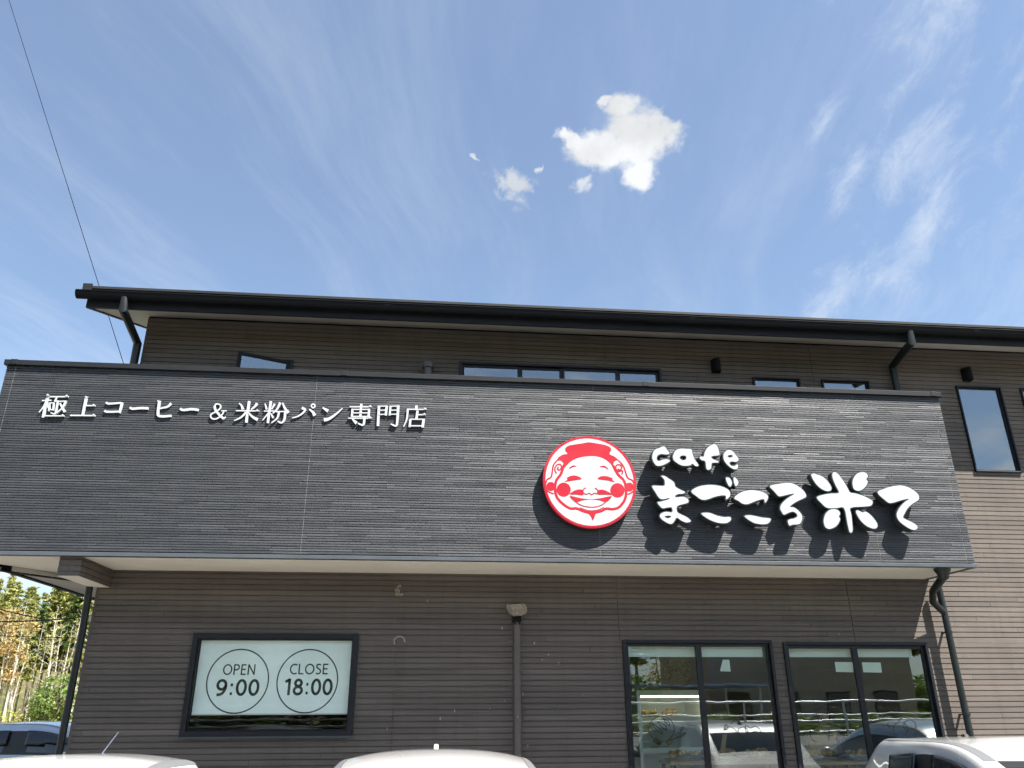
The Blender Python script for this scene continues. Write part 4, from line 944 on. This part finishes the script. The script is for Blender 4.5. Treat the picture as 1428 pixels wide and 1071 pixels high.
# ------------------------------------------------------------------ cars
def car(name, label, loc, rz, pm, L=4.2, W=1.7, H=1.45, belt=.93, roofdrop=.0, quarter=False, visor=False, rear='hatch', mould=True, group=None, antenna=None, sticker=False, cabf=0.0, half_roof=.70, rd=1.0, tail=.78, hdrop=0.0, rail=0.0, arc=0.0):
    t = thing(name, label, 'car', loc, rz, group)
    w2 = W/2; f = -L/2; rb = L/2
    ws_b, ws_t, bp, rdend, rr_end = f+1.10+cabf, f+1.88+cabf, f+2.42+cabf, f+3.12, rb-tail
    st = []
    def s(y, k, lo, mid, bl, top, cab=None):
        # ten points: underside, sill, door, belt, then the upper surface
        row = [(k*.80, lo), (k*.98, lo+.06), (k*1.0, mid), (k*.985, bl)]
        if cab is None: row += [(k*.95, bl+(top-bl)*.45), (k*.88, bl+(top-bl)*.75), (k*.80, bl+(top-bl)*.88), (k*.76, bl+(top-bl)*.90), (k*.40, top), (0, top+.008)]
        else: row += cab
        st.append((y, row))
    Hh = H
    hr = half_roof
    s(f+.00, .66, .36, .50, .60, .66); s(f+.06, .84, .26, .50, .66, .73); s(f+.32, .955, .20, .55, .76, .84); s(f+.75, .99, .19, .58, belt-.06, belt-.01)
    s(ws_b, 1.0, .18, .60, belt, 0, [(.965, belt+.015), (.93, belt+.03), (.87, belt+.05), (.845, belt+.06), (.45, belt+.095), (0, belt+.105)])
    s(ws_t, 1.0, .18, .60, belt+.015, 0, [(.965, belt+.035), (hr+.115, Hh-.145*rd+rail-arc*.25), (hr+.035, Hh-.065*rd), (hr+.012, Hh-.054*rd), (.40, Hh-.012*rd-hdrop), (0, Hh-hdrop)])
    s(bp, 1.0, .18, .60, belt+.02, 0, [(.965, belt+.04), (hr+.12, Hh-.115*rd+rail), (hr+.04, Hh-.035*rd), (hr+.017, Hh-.024*rd), (.40, Hh+.018), (0, Hh+.03)])
    s(bp+.075, 1.0, .18, .60, belt+.02, 0, [(.965, belt+.04), (hr+.12, Hh-.115*rd+rail), (hr+.04, Hh-.033*rd), (hr+.017, Hh-.022*rd), (.40, Hh+.02), (0, Hh+.032)])
    s(rdend, 1.0, .18, .60, belt+.035, 0, [(.955, belt+.055), (hr+.10, Hh-.14*rd+rail-arc), (hr+.02, Hh-.055*rd), (hr-.003, Hh-.045*rd), (.38, Hh-.004*rd), (0, Hh+.008)])
    q0 = rdend+.10
    s(q0, 1.0, .18, .60, belt+.04, 0, [(.95, belt+.06), (hr+.09, Hh-.155*rd+rail-arc*1.4), (hr+.01, Hh-.068*rd), (hr-.013, Hh-.059*rd), (.37, Hh-.015*rd), (0, Hh-.004*rd)])
    s(rr_end, .99, .18, .60, belt+.05, 0, [(.94, belt+.08), (hr+.07, Hh-.22*rd), (hr-.02, Hh-.115*rd+rail), (hr-.043, Hh-.105*rd), (.35, Hh-.055*rd), (0, Hh-.042*rd)])
    s(rb-.26 if tail > .7 else rb-.20, .965, .20, .58, belt+.02, 0, [(.90, belt+.05), (.86, belt+.07), (.80, belt+.085), (.77, belt+.09), (.42, belt+.11), (0, belt+.12)])
    s(rb-.06, .90, .26, .55, belt-.06, belt-.02); s(rb, .76, .36, .52, .70, .76)
    NP = 10
    verts = []; idx = {}
    for i, (y, row) in enumerate(st):
        for j, (x, z) in enumerate(row):
            for sg in (1, -1):
                if j == NP-1 and sg == -1: idx[i, j, sg] = idx[i, j, 1]; continue
                idx[i, j, sg] = len(verts); verts.append((sg*x*w2, y, z))
    keys = ['paint', 'windscreen', 'rear_window', 'fl', 'fr', 'rl', 'rr', 'ql', 'qr', 'pillar', 'mould', 'under']
    faces = []; fk = []
    for i in range(len(st)-1):
        for j in range(NP-1):
            for sg in (1, -1):
                q = [idx[i, j, sg], idx[i+1, j, sg], idx[i+1, j+1, sg], idx[i, j+1, sg]]
                if sg == -1: q = q[::-1]
                k = 'paint'
                LRs = 'l' if sg == 1 else 'r'
                if i == 4 and j >= 7: k = 'windscreen'
                if i == 10 and j >= 7: k = 'rear_window'
                if j == 4:
                    if i in (4, 5): k = 'f'+LRs
                    if i == 6: k = 'pillar'
                    if i == 7: k = 'r'+LRs
                    if i == 8: k = 'pillar' if quarter else 'paint'
                    if i == 9 and quarter: k = 'q'+LRs
                if j == 6 and 5 <= i <= 9 and mould: k = 'mould'
                if j == 0: k = 'under'
                faces.append(tuple(q)); fk.append(keys.index(k))
        faces.append((idx[i, 0, 1], idx[i, 0, -1], idx[i+1, 0, -1], idx[i+1, 0, 1])); fk.append(keys.index('under'))
    for i in (0, len(st)-1):
        for j in range(NP-1):
            q = [idx[i, j, 1], idx[i, j+1, 1], idx[i, j+1, -1], idx[i, j, -1]]
            if j == NP-2: q = q[:3] if q[1] == q[2] else [idx[i, j, 1], idx[i, j+1, 1], idx[i, j, -1]]
            if i: q = q[::-1]
            faces.append(tuple(q)); fk.append(0)
    me = bpy.data.meshes.new('cage'); me.from_pydata(verts, [], faces)
    for _ in keys: me.materials.append(None)
    me.polygons.foreach_set('material_index', fk)
    bm = bmesh.new(); bm.from_mesh(me); bmesh.ops.recalc_face_normals(bm, faces=bm.faces); bm.to_mesh(me); bm.free()
    tmp = bpy.data.objects.new('cage', me); COL.objects.link(tmp)
    md = tmp.modifiers.new('s', 'SUBSURF'); md.levels = 3; md.render_levels = 3
    dg = bpy.context.evaluated_depsgraph_get(); dg.update()
    ev = bpy.data.meshes.new_from_object(tmp.evaluated_get(dg)); bpy.data.objects.remove(tmp)
    V = [v.co.copy() for v in ev.vertices]; polys = [(tuple(p.vertices), p.material_index, p.normal.copy()) for p in ev.polygons]
    VN = [v.normal.copy() for v in ev.vertices]
    def piece(nm, ks, mats, gasket=False, off=0.0, flt=None, thick=0.0):
        sel = [p for p in polys if keys[p[1]] in ks and (flt is None or flt(sum((V[i] for i in p[0]), Vector())/len(p[0])))]
        if not sel: return None
        mp = {}; vv = []; ff = []
        for p in sel:
            for i in p[0]:
                if i not in mp: mp[i] = len(vv); vv.append(V[i]+VN[i]*off)
            ff.append(tuple(mp[i] for i in p[0]))
        m_ = bpy.data.meshes.new(nm); m_.from_pydata([tuple(v) for v in vv], [], ff)
        for x in mats: m_.materials.append(MT[x] if isinstance(x, str) else x)
        if gasket:
            bm = bmesh.new(); bm.from_mesh(m_)
            for fc in bm.faces:
                if any(e.is_boundary for e in fc.edges): fc.material_index = 1
            bm.to_mesh(m_); bm.free()
        m_.polygons.foreach_set('use_smooth', [True]*len(m_.polygons))
        o = bpy.data.objects.new(nm, m_); COL.objects.link(o); o.parent = t
        if thick: sd = o.modifiers.new('thick', 'SOLIDIFY'); sd.thickness = thick; sd.offset = 1
        return o
    piece('body', ['paint'], [pm])
    piece('underbody', ['under'], ['carblack'])
    piece('windscreen', ['windscreen'], ['carglass', 'carblack'], True)
    piece('rear_window', ['rear_window'], ['carglass', 'carblack'], True)
    for k in ('fl', 'fr', 'rl', 'rr', 'ql', 'qr'):
        o = piece('side_window', [k], ['carglass', 'carblack'], True)
        if visor and o and k[0] != 'q':
            zt = H-.30; piece('window_visor', [k], ['visor'], False, .022, lambda c: c.z > zt, .004)
    for sg in (1, -1):
        for pa, pb in ((bp-.1, bp+.2), (bp+.2, 9)): piece('pillar_trim', ['pillar'], ['carblack'], flt=lambda c: c.x*sg > 0 and pa < c.y < pb)
        if mould: piece('roof_moulding', ['mould'], ['mould'], off=.002, flt=lambda c: c.x*sg > 0)
    # wheels with arches
    for y in (f+.78, rb-.80):
        for sg in (1, -1):
            x = sg*(w2-.10)
            b = MB(); b.lathe([(.20, -.10), (.285, -.10), (.305, -.07), (.31, 0), (.305, .07), (.285, .10), (.20, .10)], (x, y, .31), 28, 'x'); wh = b.build('wheel', 'tyre', t, smooth=True)
            b = MB(); b.lathe([(.205, -.09), (.205, .06), (.18, .05), (.06, .075), (.0, .08)] if sg > 0 else [(.205, .09), (.205, -.06), (.18, -.05), (.06, -.075), (.0, -.08)], (x, y, .31), 28, 'x'); b.build('rim', 'rimm', wh, smooth=True)
            b = MB()
            ar = [(y+.37*math.cos(a), .30+.37*math.sin(a)) for a in [math.pi*i/16 for i in range(17)]]; ari = [(y+.335*math.cos(a), .30+.335*math.sin(a)) for a in [math.pi*i/16 for i in range(17)]]
            b.prism(ar+ari[::-1], 'x', sg*(w2-.03), sg*(w2+.006)); b.build('wheel_arch', 'carblack', t)
    for sg in (1, -1):
        b = MB(); lump(b, (sg*w2*.70, f+.13, .66), .17, .14, .075, 1, 18, 10, 0); b.build('headlight', 'lamp', t, smooth=True)
        b = MB(); lump(b, (sg*w2*.78, rb-.14, .80), .12, .14, .12, 1, 18, 10, 0); b.build('tail_light', 'tail', t, smooth=True)
        b = MB(); lump(b, (sg*(w2+.10), ws_b+.42, belt+.09), .11, .06, .075, 1, 18, 10, 0); mr = b.build('door_mirror', pm, t, smooth=True)
        b = MB(); b.box(sg*w2*.95-.03, sg*w2*.95+.10 if sg > 0 else sg*w2*.95+.03, ws_b+.40, ws_b+.46, belt+.02, belt+.06) if sg > 0 else b.box(sg*w2*.95-.10, sg*w2*.95+.03, ws_b+.40, ws_b+.46, belt+.02, belt+.06); b.build('mirror_arm', 'carblack', mr)
        for y in (bp-.22, rdend-.12):
            b = MB(); b.box(sg*w2*.985-.012, sg*w2*.985+.02, y-.09, y+.09, belt-.085, belt-.055); b.build('door_handle', pm, t, bevel=.008)
    b = MB(); b.box(-.55, .55, f-.004, f+.06, .30, .42); b.build('grille', 'carblack', t)
    b = MB(); b.box(-.165, .165, f-.014, f-.004, .44, .60); b.build('number_plate', 'plate', t); b = MB(); b.box(-.165, .165, rb+.004, rb+.014, .60, .76); b.build('number_plate', 'plate', t)
    if antenna == 'rod':
        b = MB(); b.tube([(-.02, rr_end-.1, H-.07), (.045, rr_end+.08, H+.125)], [.006, .003], 8); b.build('antenna', 'chrome', t, smooth=True)
    if antenna == 'fin':
        b = MB(); b.prism([(rr_end-.28, H-.06), (rr_end-.07, H-.08), (rr_end-.085, H+.02), (rr_end-.12, H+.025)], 'x', -.016, .016); b.build('antenna', pm, t, bevel=.008)
    if antenna == 'base':
        b = MB(); b.prism([(rr_end-.22, H-.05), (rr_end-.08, H-.07), (rr_end-.10, H+.01), (rr_end-.14, H+.015)], 'x', -.02, .02); b.build('antenna', 'carblack', t, bevel=.008)
    if sticker:
        # inspection sticker inside the top of the windscreen
        sy = ws_t-.17; k = (ws_t-ws_b); 
        cand = [p for p in polys if keys[p[1]] == 'windscreen']; target = Vector((sticker*w2*.44, ws_t-.115, 0))
        best = min(cand, key=lambda p: ((sum((V[i] for i in p[0]), Vector())/len(p[0])).xy-target.xy).length)
        c = sum((V[i] for i in best[0]), Vector())/len(best[0]); n = best[2]
        if n.z < 0: n = -n
        e1 = Vector((1, 0, 0)); e1 = (e1-n*e1.dot(n)).normalized(); e2 = n.cross(e1); c = c+n*.004
        b = MB(); b.face([c+e1*a+e2*q_ for a, q_ in ((-.035, -.03), (.035, -.03), (.035, .03), (-.035, .03))]); so_ = b.build('inspection_sticker', 'paper', t)
        b = MB(); c = c+n*.001; b.face([c+e1*a+e2*q_ for a, q_ in ((-.028, -.022), (.028, -.022), (.028, .022), (-.028, .022))]); b.build('sticker_print', 'sticker', so_)
    return t
def carglass():
    m = mat('dark_car_glass', (.012, .018, .022), .03, spec=.9); return m
MT['carglass'] = carglass(); MT['visor'] = mat('smoked_visor', (.010, .014, .02), .12, spec=.6)
PW = paint('white_pearl_paint', (.46, .465, .46)); PS = paint('warm_white_paint', (.40, .39, .383)); PB = paint('ice_blue_silver_paint', (.42, .50, .60), .15); PG = paint('grey_blue_paint', (.30, .36, .42), .4)
GC = 'cars parked in front of the cafe'
car('parked_car', 'white car with a rod antenna parked below the opening hours window', (-2.06, 4.75, 0), R(1), PW, L=3.9, W=1.66, H=1.415, half_roof=.68, antenna='rod', group=GC)
car('parked_car', 'pale pinkish-white car with grey roof strips and a fin antenna, the middle one', (.06, 4.62, 0), R(-1), PS, L=4.1, W=1.70, H=1.435, half_roof=.60, antenna='fin', group=GC)
car('parked_car', 'white car with dark window visors and green windscreen sticker by the right glass door', (4.15, 5.2, 0), R(-6), PW, L=4.1, W=1.70, H=1.455, half_roof=.755, rd=.25, tail=.64, hdrop=.03, rail=.030, arc=.07, antenna='base', visor=True, mould=True, sticker=-1, group=GC)
car('parked_car', 'grey-blue car parked in the sun at the far right, seen mirrored in the door glass', (7.0, 5.9, 0), R(-2), PG, L=4.2, W=1.72, H=1.46, group=GC)
car('parked_car', 'ice-blue silver car with window visors parked beyond the left corner of the building', (-5.7, 14.3, 0), R(90), PB, L=4.3, W=1.70, H=1.47, half_roof=.74, rd=.4, rail=.02, visor=True, quarter=True, group='cars parked beside the cafe')

# ------------------------------------------------------------------ cables
def cable(pts, r, label):
    b = MB(); P = smoothpts([tuple(p) for p in pts], False, 6); b.tube(P, r, 6); return tag(b.build('overhead_cable', 'cable'), label, 'cable')
def sag(a, c, s_, n=5): return [Vector(a).lerp(Vector(c), i/(n-1)) - Vector((0, 0, s_*4*(i/(n-1))*(1-i/(n-1)))) for i in range(n)]
p0, p1 = at(172, 506, 16), at(-60, -230, 22)
p1, p0 = p0+(p1-p0)*2.2, p0+(p0-p1)*.16
cable(sag(p1, p0, .0), .008, 'thin cable slanting down the sky behind the left end of the roof')
a1, a2 = at(-60, 832, 30), at(62, 863.5, 27); cable(sag(a1, a2, .05), .018, 'upper left cable sloping down in front of the wood')
cable(sag(at(-60, 864.5, 27), at(150, 856, 27), .12), .020, 'thick cable crossing level in front of the wood below the eave')
cable(sag(at(-60, 883, 30), at(150, 889, 30), .05), .012, 'lowest thin cable in front of the wood')

# ------------------------------------------------------------------ trees
def tree_mesh(kind, seed):
    rnd = random.Random(seed); tk = MB(); cr = MB()
    H = 17.0
    lean = (rnd.uniform(-.5, .5), rnd.uniform(-.5, .5))
    def ax(h): return Vector((lean[0]*h/H + .15*math.sin(h*.5+seed), lean[1]*h/H, h))
    if kind in ('conifer', 'dark'):
        tk.tube([ax(h) for h in (0, 3, 6, 9, 12, 15, 17)], [.17, .15, .13, .10, .075, .04, .01], 7)
        z0 = rnd.uniform(5.5, 8.5); z = z0
        while z < H:
            f_ = (z-z0)/(H-z0); r = (2.1*(1-f_)**.8+.12)*rnd.uniform(.7, 1.2)
            for b_ in range(rnd.randint(4, 6)):
                a = rnd.uniform(0, 6.28); d = Vector((math.cos(a), math.sin(a), rnd.uniform(-.25, .15))); p = ax(z); e = p+d*r
                tk.tube([p, e], [.03, .008], 4, cap=False)
                n = max(3, int(r*6))
                for k in range(n):
                    c = p.lerp(e, (k+.6)/n); leaf_cluster(cr, c, .28, .28, .16, 9, .34, rnd, -.1)
            z += rnd.uniform(.42, .62)
        for _ in range(9):
            h = rnd.uniform(2, z0); a = rnd.uniform(0, 6.28); p = ax(h); tk.tube([p, p+Vector((math.cos(a), math.sin(a), .1))*rnd.uniform(.4, 1.1)], [.018, .005], 4, cap=False)
    elif kind == 'bare':
        H2 = rnd.uniform(11, 14); tk.tube([ax(h*H2/17) for h in (0, 4, 8, 12, 15, 17)], [.10, .09, .075, .055, .03, .01], 6)
        for _ in range(34):
            h = rnd.uniform(2.5, H2); a = rnd.uniform(0, 6.28); p = ax(h); l = rnd.uniform(.5, 1.5)*(1.15-h/H2*.6); d = Vector((math.cos(a), math.sin(a), rnd.uniform(.2, .9)))
            e = p+d*l; tk.tube([p, e], [.022, .005], 4, cap=False)
            for _k in range(2): q_ = p.lerp(e, rnd.uniform(.4, .9)); tk.tube([q_, q_+Vector((rnd.uniform(-.3, .3), rnd.uniform(-.3, .3), rnd.uniform(.1, .4)))], [.010, .004], 3, cap=False)
            if rnd.random() < .55: leaf_cluster(cr, e, .35, .35, .3, 7, .2, rnd)
    elif kind == 'rust':
        H2 = 11.0; tk.tube([ax(h) for h in (0, 3, 6, 9, 11)], [.10, .09, .075, .05, .02], 6)
        for _ in range(42):
            h = rnd.uniform(4.2, H2); a = rnd.uniform(0, 6.28); r = 1.3*(1-abs(h-7.5)/5.5)+.35; c = ax(h)+Vector((math.cos(a), math.sin(a), 0))*r*rnd.uniform(.2, 1); leaf_cluster(cr, c, .5, .5, .4, 12, .3, rnd)
            if rnd.random() < .3: tk.tube([ax(h-.6), c], [.02, .006], 4, cap=False)
    else:  # broadleaf bush
        for _ in range(7):
            a = rnd.uniform(0, 6.28); tk.tube([(0, 0, 0), (math.cos(a)*.5, math.sin(a)*.5, 1.6), (math.cos(a)*1.1, math.sin(a)*1.1, 3.2)], [.07, .05, .015], 5)
        for _ in range(85):
            u = Vector((rnd.gauss(0, 1), rnd.gauss(0, 1), rnd.gauss(0, 1))).normalized(); c = Vector((u.x*1.7, u.y*1.7, 2.3+u.z*2.0))*1.0; c = c if c.z > .2 else Vector((c.x, c.y, .3)); leaf_cluster(cr, c, .6, .6, .5, 16, .33, rnd)
    return tk, cr
def tree(name, kind, seed, label, grp, bark, leaf):
    tk, cr = tree_mesh(kind, seed); t = thing(name, label, 'tree' if kind != 'bush' else 'bush', group=grp)
    tk.build('trunk', bark, t, smooth=True); cr.build('crown', leaf, t); return t
GT = 'trees at the edge of the wood on the left'
C1 = [tree('conifer_tree', 'conifer', s_, 'tall yellow-green conifer with a bare lower trunk in the wood on the left', GT, 'bark', 'leaf_g') for s_ in (1, 2, 3)]
C2 = [tree('conifer_tree', 'dark', s_, 'tall dark green conifer in the wood on the left', GT, 'barkd', 'leaf_d') for s_ in (11, 12)]
C3 = [tree('bare_tree', 'bare', s_, 'thin pale almost leafless tree at the front of the wood', GT, 'bark', 'leaf_y') for s_ in (21, 22, 23, 24)]
C4 = [tree('rust_tree', 'rust', s_, 'slender tree with rusty orange leaves at the front of the wood', GT, 'bark', 'leaf_o') for s_ in (31, 32)]
C5 = [tree('leafy_bush', 'bush', 41, 'round bright green bush at the foot of the wood beside the black downpipe', 'bushes at the foot of the wood', 'barkd', 'leaf_b')]
rnd = random.Random(77); used = set()
def plant(lst, x, y, s_=1.0, label=None):
    o = rnd.choice(lst); loc = (x, y, 0); rz = rnd.uniform(0, 6.28); sc = (s_*rnd.uniform(.9, 1.1),)*2+(s_,)
    if o not in used: used.add(o); o.location = loc; o.rotation_euler.z = rz; o.scale = sc; return o
    return dup(o, loc, rz, sc, label)
# skyline heights read along the wood from left to right
def top(x):
    k = [(-62, .95), (-47.5, .98), (-45.5, .80), (-43.8, .86), (-42.4, 1.0), (-41, .98), (-39, .97), (-30, .9), (-20, .9)]
    for (a, h), (c, g_) in zip(k[:-1], k[1:]):
        if a <= x <= c: return h+(g_-h)*(x-a)/(c-a)
    return .92
for row, (y, n) in enumerate(((102, 26), (106, 24), (112, 22), (119, 18))):
    for i in range(n):
        x = -66+(i+rnd.uniform(.1, .9))*(46/n); plant(C1+C1+C2, x*(1+(y-100)/100), y+rnd.uniform(-1.5, 1.5), top(x)*(1+(y-100)/115)*rnd.uniform(.86, 1.04))
for i in range(64):
    x = -64+(i+rnd.uniform(0, 1))*(40/64); plant(C3, x, 98.5+rnd.uniform(-1.5, 1.5), rnd.uniform(.75, 1.08))
for x, s_ in ((-46.8, 1.0), (-45.9, 1.08), (-44.9, 1.0), (-49, .9), (-53, .9), (-47.8, .8)): plant(C4, x, 97+rnd.uniform(-.6, .6), s_)
plant(C5, -40.6, 95.5, .72)
plant(C5, -39.2, 96.0, 1.1, 'broad bright green bush right of the black downpipe at the foot of the wood')
g = MB(); rr = random.Random(14)
for i in range(150):
    x = -66+i*.31; g_ = rr.uniform(.5, 1.2); leaf_cluster(g, (x, 96.3+rr.uniform(-.8, .8), g_*.7), .8, .6, g_*.7, 14, .3, rr)
tag(g.build('undergrowth', 'leaf_y'), kind='stuff')

g = MB()
xs = [-160+i*8 for i in range(31)]; rr = random.Random(5)
hz = [9.5+rr.uniform(-1, 1)+2*math.sin(x*.05) for x in xs]
for i in range(30):
    g.face([(xs[i], 131, 0), (xs[i+1], 131, 0), (xs[i+1], 140, hz[i+1]), (xs[i], 140, hz[i])]); g.face([(xs[i], 140, hz[i]), (xs[i+1], 140, hz[i+1]), (xs[i+1], 200, 3), (xs[i], 200, 3)])
tag(g.build('hill', 'hillside'), kind='structure')
# ------------------------------------------------------------------ behind the viewer: seen in the glass
gr = thing('guard_fence', 'white tubular guard fence along the raised road, seen mirrored in the door glass', 'fence', (0, -5.6, .62))
for z in (.25, .52, .68, 1.02):
    b = MB(); b.tube([(-40, -5.6, .62+z), (-10, -5.6, .62+z+.03), (10, -5.6, .62+z+.10), (40, -5.6, .62+z+.2)], .030 if z > 1 else .021, 8); loc_under(gr, b.build('rail', 'rail', smooth=True))
for i in range(27):
    x = -39+i*3; zz = .03 if x < -10 else .03+.0035*(x+10); b = MB(); b.tube([(x, -5.6, .5), (x, -5.6, .62+1.03+zz)], .034, 10); loc_under(gr, b.build('post', 'rail', smooth=True))
def house(x, y, w_, d_, h, rise, label, wallm='wall2'):
    t = thing('house', label, 'house', (x, y, 0)); b = MB(); b.box(x-w_/2, x+w_/2, y-d_/2, y+d_/2, 0, h); wl = lp(t, 'wall', b, wallm)
    b = MB(); e = .5; b.prism([(y-d_/2-e, h-.05), (y+d_/2+e, h-.05), (y+d_/2+e, h+.1), (y, h+rise), (y-d_/2-e, h+.1)], 'x', x-w_/2-e, x+w_/2+e); lp(t, 'roof', b, 'tile')
    for i in range(int(w_//2.4)):
        xx = x-w_/2+1.3+i*2.4; b = MB(); b.box(xx-.6, xx+.6, y+d_/2, y+d_/2+.04, 1.0, 2.2); f_ = lp(t, 'window', b, 'frame'); b = MB(); b.box(xx-.54, xx+.54, y+d_/2+.041, y+d_/2+.05, 1.06, 2.14); b.build('pane', 'carglass', f_)
house(4, -20, 9, 7, 4.6, 1.9, 'beige house with a dark tiled roof across the road, straight behind the viewer')
house(18, -24, 10, 8, 5.2, 2.0, 'taller beige house with a dark tiled roof across the road to the right')
house(-22, -30, 10, 8, 4.4, 1.8, 'low beige house with a dark tiled roof across the road to the left')
cp = thing('carport', 'carport with a blue ribbed roof across the road', 'carport', (11, -17, 0))
for x in (8.4, 13.4):
    for y in (-19, -15.2): b = MB(); b.tube([(x, y, 0), (x, y, 2.35)], .05, 8); loc_under(cp, b.build('post', 'rail'))
b = MB(); b.box(8.1, 13.7, -19.4, -14.8, 2.35, 2.40)
for i in range(12): b.box(8.1+i*.5, 8.16+i*.5, -19.4, -14.8, 2.401, 2.45)
loc_under(cp, b.build('roof', 'carport'))
GB = 'trees across the road behind the viewer'
for i, (x, y, s_) in enumerate(((-9, -24, .55), (-13, -27, .6), (-4, -33, .65), (9.5, -36, .7), (25, -34, .7), (-30, -38, .7), (-17, -36, .75), (31, -28, .6), (1, -38, .7))):
    o = dup((C1+C2)[i % 5], (x, y, 0), i*1.3, (s_*1.5, s_*1.5, s_), 'conifer across the road behind the viewer'); o['group'] = GB
for i, (x, y) in enumerate(((-7, -13.5), (-10.5, -13), (-14, -13.4), (0.5, -14.2), (-19, -13.5), (8, -13.6), (3.2, -13.3), (5.8, -14.0), (11, -13.2), (13.8, -13.8), (16.5, -13.1), (19, -13.9))):
    o = dup(C5[0], (x, y, 0), i*2.1, (.8, .8, .62) if i < 5 else (.62, .62, .30), 'green bush across the road behind the viewer'); o['group'] = 'bushes across the road behind the viewer'

for i in range(46):
    x = -66+i*2.9+((i*37) % 11)*.14; y = -44-((i*53) % 7)*1.3; s_ = .55+((i*29) % 10)*.028
    o = dup((C1+C2+C4)[(i*5) % 7], (x, y, 0), i*1.7, (s_*1.7, s_*1.7, s_), 'conifer across the road behind the viewer'); o['group'] = GB
for i in range(30):
    o = dup(C5[0], (-50+i*3.3+((i*31) % 9)*.2, -38.5-((i*17) % 5)*.5, 0), i*2.3, (1.3, 1.3, .85), 'green bush across the road behind the viewer'); o['group'] = 'bushes across the road behind the viewer'
